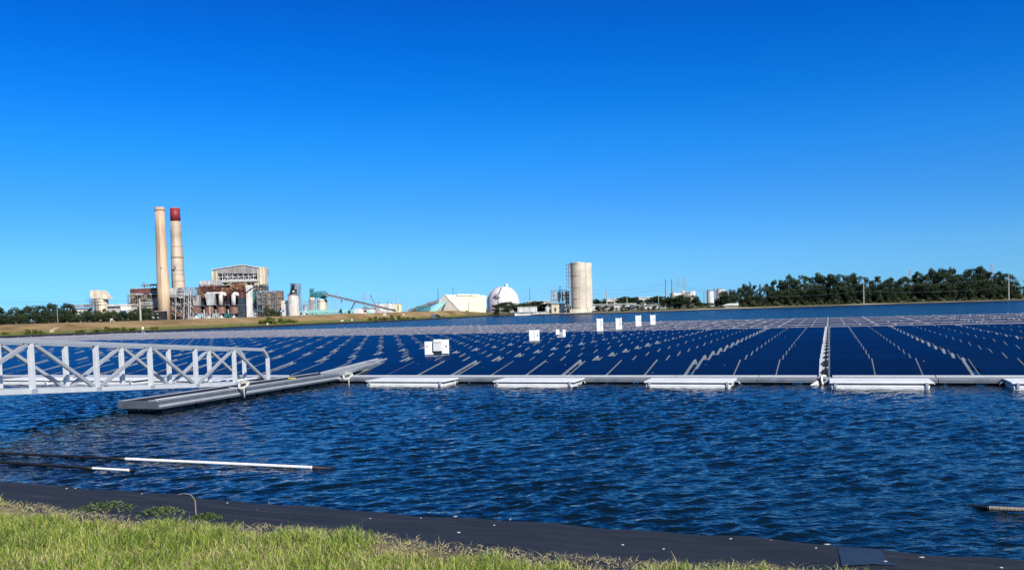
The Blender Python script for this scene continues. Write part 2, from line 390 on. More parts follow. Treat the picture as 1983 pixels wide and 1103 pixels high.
# ---------------------------------------------------------------- water
def build_water():
    rs = np.random.RandomState(5)
    ys = [7.5]
    while ys[-1] < 62: ys.append(ys[-1] + .030 + .0021*ys[-1])
    nfine = len(ys)
    while ys[-1] < 900: ys.append(ys[-1]*1.06)
    ys = np.array(ys); t = np.linspace(-1, 1, 620)
    Y, T = np.meshgrid(ys, t, indexing='ij'); X = T*(Y*.70 + 3.5)
    X = X + np.where(Y > 62, T*(Y-62)*.6, 0)
    Z = np.zeros_like(X)
    base = radians(-62)
    for k in range(46):
        lam = .15*(1.045**k); 
        if lam > 1.15: break
        th = base + rs.normal(0, .5); kk = 2*pi/lam
        amp = .0092*lam*(1.0 if lam < .55 else (.55/lam)**1.0)
        ph = rs.uniform(0, 2*pi)
        px_, py_ = X*cos(th)*kk + Y*sin(th)*kk + ph + .6*np.sin(X*.31*(1+.1*k)+Y*.23+ph), 0
        Z += amp*(np.sin(px_) + .28*np.sin(2*px_+.6))
    # gust patches
    gust = .78 + .26*np.sin(X*.23+Y*.11+1)*np.sin(Y*.19-X*.07) + .12*np.sin(X*.9+Y*.5)
    fade = np.clip((75-Y)/40, 0, 1)
    Z *= gust*fade
    Z[-1] = 0
    V = np.stack([X, Y, Z], -1).reshape(-1, 3); n = X.shape[1]; r = X.shape[0]
    i = np.arange(r-1)[:, None]*n + np.arange(n-1)[None]; i = i.ravel()
    F4 = np.stack([i, i+1, i+n+1, i+n], -1)
    tag(np_mesh('water', V, F4, M['water'], smooth=True), kind='structure')
build_water()
# ---------------------------------------------------------------- near bank: liner, soil, grass
ZG = H - 1.6
EDGE = [(-60,960),(0,968),(90,984),(180,1000),(300,1008),(449,1018),(560,1025),(660,1031),(741,1040),(880,1055),(1024,1074),(1150,1087),(1300,1091),(1450,1095),(1631,1101),(1720,1120),(1983,1170)]
WL = [(0,932),(660,978.5),(1300,1028.5),(1983,1082)]
ORD = 'first second third fourth fifth sixth seventh eighth ninth tenth eleventh twelfth thirteenth fourteenth fifteenth sixteenth seventeenth eighteenth nineteenth twentieth'.split()
ORD += ['twenty-'+o for o in ORD[:9]] + ['thirtieth'] + ['thirty-'+o for o in ORD[:9]] + ['fortieth'] + ['forty-'+o for o in ORD[:9]] + ['fiftieth'] + ['fifty-'+o for o in ORD[:9]] + ['sixtieth'] + ['sixty-'+o for o in ORD[:9]]
w0, w1 = U(0, 932, 0), U(1983, 1082, 0); sd = (w1-w0)/np.linalg.norm(w1-w0); sn = np.array([-sd[1], sd[0], 0])   # sn points to the water
edge = [U(x, y, ZG) for x, y in EDGE]
def along(p): return (p-w0) @ sd
def across(p): return (p-w0) @ sn
es = [along(p) for p in edge]; ea = [across(p) for p in edge]
def edge_a(s):
    if s < es[0]: return ea[0] - .03*(es[0]-s)*0
    if s > es[-1]: return ea[-1]
    return float(np.interp(s, es, ea))
def BP(s, a, z): p = w0 + sd*s + sn*a; return (p[0], p[1], z)
def near_z(s, a):
    e = edge_a(s)
    if a < e: return ZG
    return min(ZG, ZG*a/(e-.25))
def build_near():
    ss = list(np.arange(-260, -6, 8)) + list(np.arange(-6, 27, .15)) + list(np.arange(26, 260, 8))
    V = []; F4 = []; nn = 60
    rng = np.random.RandomState(2)
    for s in ss:
        e = edge_a(s)
        for j in range(nn):
            t = j/(nn-4); a = e*(1-t) - .25*(1-min(t,1)); z = ZG*(1-t) 
            if j == 0: a = e-.6; z = ZG-.2
            z += .012*sin(s*1.7+a*.6)+.018*sin(s*.53-a*.9) + .010*sin(s*4.1+a*1.3)
            z += .035*math.exp(-((s-a*.35-9.6)/.18)**2)*(1-t)
            V.append(BP(s, a, z-.012))
    F4 = [(i*nn+j, (i+1)*nn+j, (i+1)*nn+j+1, i*nn+j+1) for i in range(len(ss)-1) for j in range(nn-1)]
    tag(np_mesh('pond_liner', V, F4, M['liner'], smooth=True), kind='structure')
    V = []; F4 = []
    offs = [.0, -.12, -.3, -.6, -1.0, -1.5, -2.2, -3, -4, -6, -10, -30, -200]
    for i, s in enumerate(ss):
        e = edge_a(s)
        for j, o in enumerate(offs):
            z = ZG - .01
            if j == 0: z = near_z(s, e+.06*sin(s*7)+.05*sin(s*17)) - .03
            V.append(BP(s, e + o + (.06*sin(s*7)+.05*sin(s*17) if j == 0 else 0), z))
    n = len(offs)
    F4 = [(i*n+j, i*n+j+1, (i+1)*n+j+1, (i+1)*n+j) for i in range(len(ss)-1) for j in range(n-1)]
    o = np_mesh('near_bank', V, F4, pm('turf_soil', (.17,.145,.065), .95, .3, 3, bump=.02), smooth=True); tag(o, kind='structure')
build_near()
def blades(name, P, hgt, wid, tint, lean, rs, mat, label, cat, kind='stuff', flat=None):
    n = len(P); az = rs.uniform(0, 2*pi, n); la = rs.uniform(0, 2*pi, n)
    d = np.stack([np.cos(az), np.sin(az), np.zeros(n)], -1)*wid[:, None]*.5
    l = np.stack([np.cos(la), np.sin(la), np.zeros(n)], -1)*(lean*hgt)[:, None]
    up = np.stack([np.zeros(n), np.zeros(n), hgt*np.sqrt(np.clip(1-lean**2*.6, .05, 1))], -1)
    p0, p1 = P-d, P+d; m = P + up*.55 + l*.3; p2, p3 = m+d*.8, m-d*.8; t = P+up+l
    V = np.concatenate([p0, p1, p2, p3, t+d*.12, t-d*.12], 0)
    i = np.arange(n)
    F4 = np.concatenate([np.stack([i, i+n, i+2*n, i+3*n], -1), np.stack([i+3*n, i+2*n, i+4*n, i+5*n], -1)], 0)
    o = np_mesh(name, V, F4, mat, {'tint': np.tile(tint, 6)})
    return tag(o, label, cat, kind=kind)
def build_grass():
    rs = np.random.RandomState(11); n = 640000
    S = rs.uniform(-3.5, 19.5, n); D = rs.uniform(0, 1, n)**1.0*5.0
    E = np.array([edge_a(s) for s in np.linspace(-3.5, 19.5, 400)]); e = np.interp(S, np.linspace(-3.5, 19.5, 400), E)
    cl = np.sin(S*3.1+D*1.3)*np.sin(S*1.7-D*2.9) + .7*np.sin(S*7.3+D*5)*np.sin(D*6.1-S*4) + .4*np.sin(S*17+D*11)*np.sin(D*19-S*9)
    edge_dry = np.clip(1-(D+.16*cl)/.22, 0, 1)
    A_ = e-D+.04*rs.normal(0, 1, n)
    P = w0[None]+sd[None]*S[:, None]+sn[None]*A_[:, None]
    P[:, 2] = ZG - .015
    # keep what the surroundings of the camera can see
    fx = P[:, 0]/np.maximum(P[:, 1], .1)
    keep = (P[:, 1] > 3.2) & (np.abs(fx) < .78) & (rs.uniform(0, 1, n) < np.where(edge_dry > .5, .55, .95)+cl*.1)
    P, S, D, cl, edge_dry = P[keep], S[keep], D[keep], cl[keep], edge_dry[keep]; n = len(P)
    h = (.052 + .022*np.clip(cl, -1, 1.2) + .028*rs.rand(n)**2)*(1-.55*edge_dry)
    tall = rs.rand(n) < .006; h = np.where(tall, h*2.0, h)
    w = rs.uniform(.0028, .0062, n)
    lean = np.clip(rs.normal(.62, .30, n)+edge_dry*.5, 0, 1.2)
    tint = np.clip(rs.normal(.42, .23, n) - .09*cl + .5*edge_dry, 0, 1)
    dead = rs.rand(n) < .09+.3*edge_dry; tint = np.where(dead, rs.uniform(.75, 1, n), tint)
    lean = np.where(dead, np.clip(lean+.4, 0, 1.3), lean)
    o = blades('grass', P, h, w, tint, lean, rs, M['grass'], 'long green grass covering the near bank', 'grass')
    # straw thatch lying on the edge over the liner
    n = 11000; S = rs.uniform(-3, 19, n); a = np.interp(S, np.linspace(-3.5, 19.5, 400), E) + rs.normal(-.09, .09, n) + .12*np.sin(S*2.3)*np.sin(S*5.1)
    P = w0[None]+sd[None]*S[:, None]+sn[None]*a[:, None]; ee = np.interp(S, np.linspace(-3.5, 19.5, 400), E)
    P[:, 2] = np.where(a > ee, ZG*(a/ee), ZG) + rs.uniform(.0, .02, n)
    blades('straw_thatch', P, rs.uniform(.02, .06, n), rs.uniform(.002, .005, n), rs.uniform(.8, 1, n), rs.uniform(1.15, 1.3, n), rs, M['grass'], 'dry straw thatch along the edge of the grass beside the liner', 'dead grass')
build_grass()
def weed(px, py, label, r=.14, seed=0, h=.12):
    p = U(px, py, ZG-.05); rs = np.random.RandomState(seed)
    t = thing('weed', label, 'weed', p, 0, 'leafy weeds at the liner edge')
    n = 420; ang = rs.uniform(0, 2*pi, n); rr = r*np.sqrt(rs.rand(n))*rs.uniform(.6,1.3,n); hh = h*(1-(rr/r/1.4)**2).clip(.05)*rs.uniform(.2, 1, n)
    c = np.stack([rr*np.cos(ang)*1.6, rr*np.sin(ang), hh], -1)
    q = rs.normal(0, 1, (n, 3)); q /= np.linalg.norm(q, axis=1)[:, None]; k = rs.normal(0, 1, (n, 3)); k -= (k*q).sum(1)[:, None]*q; k /= np.linalg.norm(k, axis=1)[:, None]
    s = rs.uniform(.006, .014, n)[:, None]
    V = np.concatenate([c-q*s*1.5, c+k*s*.6, c+q*s*1.5, c-k*s*.6], 0); i = np.arange(n)
    np_mesh('foliage', V, np.stack([i, i+n, i+2*n, i+3*n], -1), M['weed'], {'tint': np.tile(rs.rand(n), 4)}, parent=t)
    mb = MB()
    for j in range(7):
        a = rs.uniform(0, 2*pi); mb.tube([(0,0,-.03), (r*.5*cos(a), r*.5*sin(a), h*.4), (r*cos(a), r*sin(a), h*.7)], .002, 4)
    mb.build('stem', M['straw'], t)
weed(205, 988, 'leafy green weed patch where the grass meets the liner, furthest left of three', .15, 1, .08)
weed(312, 996, 'leafy green weed patch beside the bent dry stalk', .11, 2, .07)
weed(400, 1004, 'small leafy weed just right of the bent dry stalk', .07, 3, .05)
# dry stalk standing on the liner edge
p = U(380, 998, ZG-.05); k = p[1]/F
t = thing('dry_stalk', 'thin bent dry stalk standing over the black liner', 'plant', p)
mb = MB(); mb.tube([(0,0,-.04), (-.002,.0,16*k), (-.003*1,.0,30*k), (-10*k,.02,41*k), (-24*k,.03,43*k), (-38*k,.04,41*k)], [.004,.0035,.003,.0022,.002,.0015], 5)
mb.build('stem', M['straw'], t)
rs_ = random.Random(5)
for i, (x, y, h) in enumerate([(118,985,22),(790,1036,18),(874,1044,24),(968,1056,26),(1032,1064,30),(1138,1080,20),(780,1030,14),(1160,1078,18),(470,1012,14),(590,1018,16)]):
    pass
# pale shells and scraps on the liner
def solve_liner(px, py):
    z = .8
    for _ in range(30):
        p = U(px, py, z); z = .5*z + .5*max(0.02, near_z(along(p), across(p)))
    return U(px, py, z+.004)
SHELLS = [(129,945,5),(146,945,4),(60,955,5),(275,955,4),(497,986,4),(521,972,3),(639,995,4),(717,1003,4),(640,993,3),(882,999,10),(888,1030,7),(957,1016,4),(988,1005,4),(1206,1054,6),(1285,1062,5),(1415,1042,6),(1493,1045,4),(1602,1053,13),(1580,1060,5),(1785,1078,12),(1714,1086,8),(1746,1097,8),(1939,1098,7),(815,1002,3),(440,973,4)]
for i, (x, y, w) in enumerate(SHELLS):
    p = solve_liner(x, y); k = p[1]/F
    mb = MB(); r = w*k*.30; rr = random.Random(i)
    mb.lathe(0, 0, [(r*1.4, -.003), (r*1.5, .002), (r*.8, .006), (r*.1, .007)], 7)
    mb.v = [(a*rr.uniform(.8,1.3), b*rr.uniform(.45,.7), c) for a, b, c in mb.v]
    xs_ = sorted(a_[0] for a_ in SHELLS); k_ = xs_.index(x)
    where = 'left of the welded patch' if x < 1625 else 'right of the welded patch'
    if x < 1625: lab = '%s pale scrap on the black liner, counting from the left frame edge' % ORD[k_]
    else: lab = '%s pale scrap on the black liner beyond the welded patch' % ORD[k_ - len([q_ for q_ in xs_ if q_ < 1625])]
    o = mb.build('shell', M['shell'], loc=p); tag(o, lab, 'shell', 'shell scraps on the liner')
# smoother welded patch on the liner
q = [solve_liner(*a) for a in [(1623,1054),(1706,1060),(1735,1101),(1630,1101)]]
NN = 14; V = []
for i in range(NN+1):
    for j in range(NN+1):
        a, b = i/NN, j/NN
        p = (q[0]*(1-a)+q[1]*a)*(1-b) + (q[3]*(1-a)+q[2]*a)*b
        s, ac = along(p), across(p); z = near_z(s, ac) + .012*sin(s*1.7+ac*.6)+.018*sin(s*.53-ac*.9)+.010*sin(s*4.1+ac*1.3) - .012 + .007 + .006*math.exp(-((a-.55)/.05)**2)
        V.append((p[0], p[1], z))
patch = pm('smooth_liner_patch', (.016,.019,.026), .5, .2, 3)
o = np_mesh('liner_patch', V, [(i*(NN+1)+j, (i+1)*(NN+1)+j, (i+1)*(NN+1)+j+1, i*(NN+1)+j+1) for i in range(NN) for j in range(NN)], patch, smooth=True)
tag(o, kind='structure')
# ================================================================ floating solar array
uF = {px: uv(U(px, 726, ZF))[0] for px in (884.5, 1090, 1322, 1597, 1897)}
# groups of three columns between wide gaps; walkway gap at u = 0
GP = (uF[1897] - uF[884.5]) / 4.0
GAPW = .46; NG = .10
PW = (GP - GAPW - 2*NG)/3.0
PITCH_R = 3.36; PD = 3.22; NR = 15
print('GP', GP, 'PW', PW, uF, 'AZ', math.degrees(AZ), 'O', O)
def col_u(c):
    """left edge of column c (0.. rightwards from the cable walkway, negative leftwards)"""
    g, k = divmod(c, 3)
    return g*GP + GAPW/2 + k*(PW+NG)
SL = (ZT-ZF)/PD
def make_panel(parts, wide):
    root = thing('solar_panel', 'x', 'solar panel', (0,0,0), ARZ, 'solar panels of the floating array')
    def slab(mb, x0, x1, y0, y1, zt, th, m=0):
        z0, z1 = y0*SL + zt, y1*SL + zt
        mb.hexa([(x0,y0,z0-th),(x1,y0,z0-th),(x1,y1,z1-th),(x0,y1,z1-th),(x0,y0,z0),(x1,y0,z0),(x1,y1,z1),(x0,y1,z1)], m)
    g = MB()
    for k in range(3):
        slab(g, .012, PW-.012, k*PD/3+.006, (k+1)*PD/3-.006, 0, .03)
    g.build('glass', M['glass'], root)
    f = MB()
    slab(f, 0, PW, 0, PD, -.008, .04)
    # support legs and torque rails under the table
    for x in (.35, PW-.35):
        slab(f, x-.03, x+.03, .05, PD-.02, -.05, .07)
        for y in (.25, PD-.2): f.box(x-.03, x+.03, y-.03, y+.03, .0-ZF+.1, y*SL-.06)
    f.build('frame', M['frame'], root)
    # pale walking rail that closes the gap on the panel's right side
    r = MB(); x1 = PW + (NG if not wide else .17)
    slab(r, PW+(.032 if not wide else .03), x1-(.032 if not wide else .03), .0, PD-.02, .010, .05)
    r.build('rail', M['rail'], root)
    if wide:
        b = MB(); b.hexa([(PW+.05,PD-.35,.3),(PW+.19,PD-.35,.3),(PW+.19,PD-.04,.3),(PW+.05,PD-.04,.3),(PW+.05,PD-.35,PD*SL-.04),(PW+.19,PD-.35,PD*SL-.05),(PW+.14,PD-.04,PD*SL+.035),(PW+.09,PD-.04,PD*SL+.035)]); b.build('end_bracket', M['rail'], root)
        s = MB(); slab(s, PW+.32, PW+.345, 0, PD-.02, -.02, .04); s.build('side_rail', M['rail'], root)
    return root
proto = {False: make_panel(True, False), True: make_panel(True, True)}
used = {False: False, True: False}
def visible(u, v, z=.7, m=60):
    p = A(u, v, z)
    if p[1] < 5: return False
    x, y = proj(p); return -m < x < 1983+m
rowname = ORD
slots = []
for r in range(NR):
    v = r*PITCH_R
    for c in range(-60, 40):
        u = col_u(c)
        if visible(u, v) or visible(u+PW, v): slots.append((r, c, u, v))
for c_ in slots: pass
# dock deck occupies one column gap at its mouth: leave out panels it covers
dockR = uv(U(308, 775, .47)); DU1 = dockR[0]; DU0 = DU1 - 1.85; DV0 = dockR[1]
print('dock', DU0, DU1, DV0, 'slots', len(slots))
def on_dock(c, r):
    u = col_u(c); return r < 2 and u < DU1-.25 and u+PW > DU1-1.25 - .0 and False
slots = [s for s in slots if not on_dock(s[1], s[0])]
IND = slots[:290]; REST = slots[290:]
prng = random.Random(12)
for r, c, u, v in IND:
    wide = (c % 3 == 2) and c != -1
    p = A(u, v, ZF+prng.uniform(-.012,.012)); side = 'right' if c >= 0 else 'left'; n = c+1 if c >= 0 else -c
    lab = 'navy solar panel, %s row back, %s to the %s of the toothed cable gap' % (ORD[r], ORD[n-1], side)
    if not used[wide]: o = proto[wide]; used[wide] = True; o.location = tuple(p); o['label'] = lab
    else: o = copy_tree(proto[wide], p, ARZ, lab)
    o.rotation_euler = (prng.uniform(-.006,.006), prng.uniform(-.006,.006), ARZ)
# the further rows as one object
def slabA(mb, u0, u1, v0, v1, z0, z1, th, m):
    P = lambda u, v, z: A(u, v, z)
    mb.hexa([P(u0,v0,z0-th),P(u1,v0,z0-th),P(u1,v1,z1-th),P(u0,v1,z1-th),P(u0,v0,z0),P(u1,v0,z0),P(u1,v1,z1),P(u0,v1,z1)], m)
mb = MB()
for r, c, u, v in REST:
    j = prng.uniform(-.012, .012); k = prng.uniform(-.012, .012)
    slabA(mb, u+.012, u+PW-.012, v, v+PD, ZF+j, ZT+k, .04, 0)
    wide = (c % 3 == 2) and c != -1
    slabA(mb, u+PW+.03, u+PW+(.17 if wide else NG)-.03, v, v+PD, ZF-.002, ZT-.002, .04, 1)
    if wide:
        slabA(mb, u+PW+.32, u+PW+.345, v, v+PD, ZF-.02, ZT-.02, .04, 1)
tag(mb.build('distant_solar_panels', [M['glass'], M['rail']], fix=False), 'navy solar panels of the rows beyond the nearest ones, up to the ridge of the array', 'solar panels', kind='stuff')
# far field: lower, nearly flat tables with pale frames
ffglass = pm('far_field_panel', (.040,.040,.062), .5, .2, .4, spec=.2)
ffw = pm('far_field_frame', (.36,.355,.39), .5, .1, 1)
mb = MB(); nff = 0
V0 = NR*PITCH_R + 1.2
ZL = .08
FR = 34
for r in range(FR):
    v = V0 + r*3.3
    if v > 121: break
    for c in range(-110, 60):
        g, k = divmod(c, 3); u = g*GP + .2 + k*(GP-.3)/3
        w = (GP-.3)/3
        if not (visible(u, v) or visible(u+w, v)): continue
        p = A(u, v, 0); x, y = proj((p[0], p[1], 0)); sp = shore_d(x)
        if hypot(p[0], p[1]) > hypot(sp[0], sp[1]) - 7: continue
        j = prng.uniform(-.012,.012)
        slabA(mb, u, u+w-.10, v, v+3.15, ZL+j, ZL+j+.028, .06, 0); nff += 1
        slabA(mb, u+w-.095, u+w-.03, v-.02, v+3.28, ZL+.05, ZL+.05, .05, 1)
        if r % 4 == 0: slabA(mb, u, u+w-.1, v+3.15, v+3.27, ZL+.10, ZL+.10, .09, 1)
        if k == 2 or prng.random() < .16: slabA(mb, u+w-.10, u+w+.14, v+3.0, v+3.2, ZL+.16, ZL+.16, .12, 1)
tag(mb.build('far_solar_field', [ffglass, ffw], fix=False), 'pale framed low solar panels of the farther flat part of the array', 'solar panels', kind='stuff')
print('far field', nff)
# white edge beam where the ridge ends
mb = MB()
for c in range(-60, 40):
    u = col_u(c)
    if visible(u, NR*PITCH_R): mb.bar(A(u-.1, NR*PITCH_R+.05, ZT+.02), A(u+PW+.3, NR*PITCH_R+.05, ZT+.02), .07, .07)
tag(mb.build('ridge_beam', ffw), 'pale beam along the ridge between the near rows and far panels', 'beam')
# cable walkway (toothed gap)
t = thing('cable_walkway', 'narrow toothed gap with white side rails and black teeth running back through the panels', 'walkway', A(0,0,0), ARZ)
mb = MB(); r2 = MB(); bl = MB(); st = MB()
for r in range(NR):
    y0 = r*PITCH_R; y1 = y0+PD
    za, zb = ZF+.03, ZT+.03
    mb.hexa([(-.22,y0,za-.2),(-.10,y0,za-.2),(-.10,y1,zb-.2),(-.22,y1,zb-.2),(-.22,y0,za),(-.10,y0,za),(-.10,y1,zb),(-.22,y1,zb)])
    r2.hexa([(.15,y0,za-.1),(.19,y0,za-.1),(.19,y1,zb-.1),(.15,y1,zb-.1),(.15,y0,za),(.19,y0,za),(.19,y1,zb),(.15,y1,zb)])
    for q in (0.12, 1.74):
        zz = za + (q/PD)*(zb-za)
        bl = MB(); bl.prism([(-.08, zz-.3), (.14, zz-.3), (.145, zz+.10), (.10, zz+.12), (.07, zz+.22), (.0, zz+.22), (-.02, zz+.13), (-.085, zz+.10)], 'y', y0+q, y0+q+1.2); bl.build('black_tooth', M['black'], t)  # jagged black blocks filling the gap along each row
        st = MB(); st.box(-.09, .15, y0+q+1.3, y0+q+1.48, zz-.0, zz+.2); st.build('cross_plate', M['white_grey'], t)
mb.build('side_rail', M['white_grey'], t); r2.build('side_rail', M['rail'], t)
# ---------------------------------------------------------------- front deck
def front_deck(u0, u1, label):
    t = thing('front_walkway', label, 'walkway', A((u0+u1)/2, -.6, 0), ARZ, 'deck sections along the front of the array')
    L = (u1-u0)/2
    a = MB(); a.box(-L, L, -.55, .35, ZF-.05, ZF-.015); dp_ = a.build('deck_plate', M['deck'], t, bevel=.006)
    b = MB(); b.box(-L, L, .36, .50, ZF-.04, ZF+.03); b.build('edge_rail', M['white_grey'], dp_)
    f = MB(); f.box(-L, L, -.60, -.556, ZF-.17, ZF+.005); f.box(-L, L, -.62, -.60, ZF-.10, ZF-.07); f.build('fascia', M['alu_dark'], t)
    k = MB()
    x = -L+.4
    while x < L-.3:
        k.box(x, x+.9, -.45, .4, -.25, ZF-.06); x += 1.35
    k.build('float', M['black'], t)
u0 = uv(U(640, 727, ZF))[0] ; cuts = [u0]
for px in (860, 1115, 1310, 1470): cuts.append(uv(U(px, 727, ZF))[0])
cuts += [-.28]
names = ['from the long dock to the gap after the first white float', 'between the first two white floats', 'between the second and third white floats', 'right behind the third white float', 'ending at the toothed cable gap']
for i in range(5): front_deck(cuts[i]+.015, cuts[i+1]-.015, 'grey metal walkway section %s' % names[i])
cuts = [.28, uv(U(1810, 727, ZF))[0], uv(U(2080, 727, ZF))[0]]
for i in range(2): front_deck(cuts[i]+.015, cuts[i+1]-.015, 'grey metal walkway section %s' % ['starting at the right side of the toothed cable gap', 'reaching the right edge of the array'][i])
ul = [uv(U(px, 727, ZF))[0] for px in (-60, 300, 560)]
for i in range(2): front_deck(ul[i]+.015, ul[i+1]-.015, 'grey walkway section left of the dock, %s' % ['seen through the gangway from its left end', 'nearest to the dock'][i])
# low wire guard on the left walkway, visible through the gangway
t = thing('guard_wire', 'thin black guard wire on short posts along the walkway behind the gangway', 'guard wire', A(0,0,0), ARZ)
w = MB(); p_ = MB(); x = ul[0]
while x < ul[2]+3:
    p_ = MB(); p_.tube([(x, -.1, ZF-.02), (x, -.1, ZF+.24)], .02, 5); p_.build('post', M['black'], t); x += 2.1
w.tube([(ul[0], -.1, ZF+.22), (ul[2]+3, -.1, ZF+.22)], .014, 5)
w.build('wire', M['black'], t)
# ---------------------------------------------------------------- white floats
def pontoon(px0, px1, label, mirror=False):
    u0 = uv(U(px0, 738, .27))[0]; u1 = uv(U(px1, 738, .27))[0]; uc = (u0+u1)/2; L = (u1-u0)/2
    t = thing('white_float', label, 'float', A(uc, -1.9, 0), ARZ, 'white floats along the front of the array')
    a = MB(); a.box(-L, L, -.95, .68, .20, .27); a.build('lid', M['white'], t, bevel=.02)
    g = MB(); g.box(-L+.12, L-.12, -.86, .6, .135, .20)
    g.build('shadow_seam', M['alu_dark'], t)  # set-back band, darkened in colour for the shadow line under the lid
    b = MB(); b.prism([(-L+.1, -.26), (L-.16, -.26), (L-.1, .135), (-L+.06, .135)], 'y', -.93, .66); b.build('hull', M['white'], t, bevel=.03)
    for x in (-L+.16, L-.26): c = MB(); c.box(x, x+.1, -.97, -.90, .05, .25); c.build('clamp', M['alu'], t, bevel=.01)
    # mooring lugs
    e = MB(); e.tube([(-L-.02, .2, .18), (-L-.13, .2, .15), (-L-.18, .2, .08)], .025, 6); e.build('lug', M['alu'], t); e = MB(); e.tube([(L+.0, .2, .18), (L+.11, .2, .15), (L+.16, .2, .08)], .025, 6); e.build('lug', M['alu'], t)
pontoon(697, 853, 'white float box tied just right of the long dock'); pontoon(949, 1110, 'second white float box to the right of the long dock')
pontoon(1246, 1419, 'white float box next left of the toothed cable gap'); pontoon(1606, 1806, 'white float box touching the right side of the toothed cable gap')
pontoon(1955, 2150, 'white float box cut by the right edge of the frame')
pontoon(-40, 60, 'white float box behind the left end of the gangway'); pontoon(78, 232, 'white float box seen through the middle of the gangway'); pontoon(262, 440, 'white float box seen through the gangway nearest to the dock')
# hook and cable end in front of the walkway gap
t = thing('mooring_bracket', 'white hooked mooring bracket with pale fin at the toothed gap waterline', 'bracket', A(0,-1.0,0), ARZ)
mb = MB(); mb.tube([(.05,.3,.30),(-.04,.1,.34),(-.10,-.1,.31),(-.11,-.25,.2),(-.07,-.3,.04),(-.03,-.3,-.08)], .04, 8); mb.tube([(-.09,-.25,.14),(.02,-.3,.12),(.08,-.3,.18),(.22,-.3,.2)], .022, 7); mb.build('hook', M['white'], t, smooth=True)
mb = MB(); mb.add([(-.56,-.35,-.02),(-.22,-.4,-.02),(-.24,-.3,.17),(-.30,-.28,.17),(-.5,-.2,-.05),(-.2,-.2,-.05)], [(0,1,2,3),(0,3,4),(4,3,2,5),(5,2,1),(0,4,5,1)]); mb.build('fin', M['white'], t)
mb = MB(); mb.box(-.26,.25,.0,.5,.16,.25); mb.box(-.26,-.18,-.02,.0,.1,.32); mb.build('bridge_plate', M['alu'], t)
# ---------------------------------------------------------------- long dock
ZK = .47
t = thing('floating_dock', 'long grey floating dock running from open water into the panel array', 'dock', A(DU1, DV0, 0), ARZ)
LD = -DV0 + .0
w = 1.85
a = MB(); a.box(-w, -.56, .02, LD+.3, ZK-.20, ZK-.06); a.build('dark_deck', M['deck_navy'], t, bevel=.01)
b = MB()
for k in range(4):
    x0 = -.54+k*.128
    b.box(x0, x0+.118, .02, LD+2.5, ZK-.05, ZK-.012)
b.build('deck_boards', M['deck'], t)
c = MB(); c.box(-w-.03, .0, -.04, 0.018, ZK-.31, ZK-.03); c.build('end_fascia', M['fascia'], t, bevel=.008)
c = MB()
for (z0, z1, x) in [(ZK-.31, ZK-.25, .02), (ZK-.245, ZK-.15, .05), (ZK-.145, ZK-.02, .03)]:
    cc = MB(); cc.box(-.02, x+.03, -.02, LD-.4, z0, z1); cc.build('rub_rail', M['alu'] if x == .05 else M['fascia'], t, bevel=.01)
c.box(-w-.03, -w-.005, .02, LD-.2, ZK-.31, ZK-.03)
c.build('rub_rail', M['alu'], t, bevel=.012)
c = MB(); c.tube([(-.17, .0, ZK+.02), (-.17, LD+.5, ZK+.02)], .022, 6); c.tube([(-.10,-.03,ZK-.03),(-.10,LD,ZK-.03)], .02, 6); c.build('side_pipe', M['alu'], t, smooth=True)
c = MB()
y = .25
while y < LD-1.2:
    c.box(-w+.1, -.10, y, y+1.7, -.3, ZK-.3); y += 1.85
c.build('float', M['black'], t, bevel=.04)
c = MB()  # rubber bumper under the near end
for x in np.arange(-w+.4, -.3, .22): c.box(x, x+.14, -.02, .2, ZK-.37, ZK-.31)
c.build('bumper', M['black'], t)
# ramp deck continuing between the panels
t = thing('access_ramp', 'pale wedge of deck leading from the dock in among the first panels', 'ramp', A(DU1, 0, 0), ARZ)
mb = MB()
def P3(x, y, z): return (x, y, z)
mb.hexa([(-1.0,-1.3,ZK-.1),(.35,-1.3,ZK-.1),(-.45,4.4,ZT+.0),(-1.0,4.4,ZT+.0),(-1.0,-1.3,ZK+.0),(.35,-1.3,ZK+.0),(-.45,4.4,ZT+.06),(-1.0,4.4,ZT+.06)])
mb.build('deck', M['deck'], t)
mb = MB(); mb.bar((-1.02,-1.3,ZK+.03),(-1.0,4.4,ZT+.08),.05,.06); mb.bar((.36,-1.3,ZK+.03),(-.44,4.4,ZT+.08),.05,.06); mb.build('edge_rail', M['alu'], t)
def coil(px, py, z, label, s=1.0, seed=0):
    p = U(px, py, z); t = thing('mooring_rope', label, 'rope', p, ARZ); rr = random.Random(seed); mb = MB()
    for j in range(3):
        pts = []
        for k in range(15):
            a = k/14*2*pi; pts.append((s*(.16+.03*j)*cos(a)+rr.uniform(-.01,.01), s*.12*sin(a)+.04*j, s*(.10*sin(a*1)+.10+.03*j)))
        mb.tube(pts, .022*s, 6)
    mb.tube([(-.25*s,.05,.0),(-.45*s,.1,.02),(-.62*s,.0,.05)], .018*s, 6)
    mb.tube([(.12*s,-.04,.12*s),(.16*s,-.14,-.05*s),(.18*s,-.16,-.32*s)], .02*s, 6)
    mb.tube([(-.02*s,.0,.2*s),(-.03*s,-.02,.36*s)], .018*s, 6)
    mb.build('rope', M['rope'], t, smooth=True)
coil(470, 752, ZK, 'pale rope looped over the dock edge near the gangway foot', 1.1, 1)
coil(672, 734, ZK-.05, 'pale rope bundle where the dock meets the front walkway', 1.1, 2)
p = U(565, 727, .55); t = thing('yellow_block', 'small yellow block on the walkway beside the dock and gangway foot', 'mooring block', p, ARZ)
mb = MB(); mb.box(-.17,.17,-.1,.1,-.25,-.10); mb.build('body', M['yellow'], t, bevel=.015); mb = MB(); mb.box(-.2,.2,-.13,.13,-.29,-.25); mb.build('base', M['black'], t)
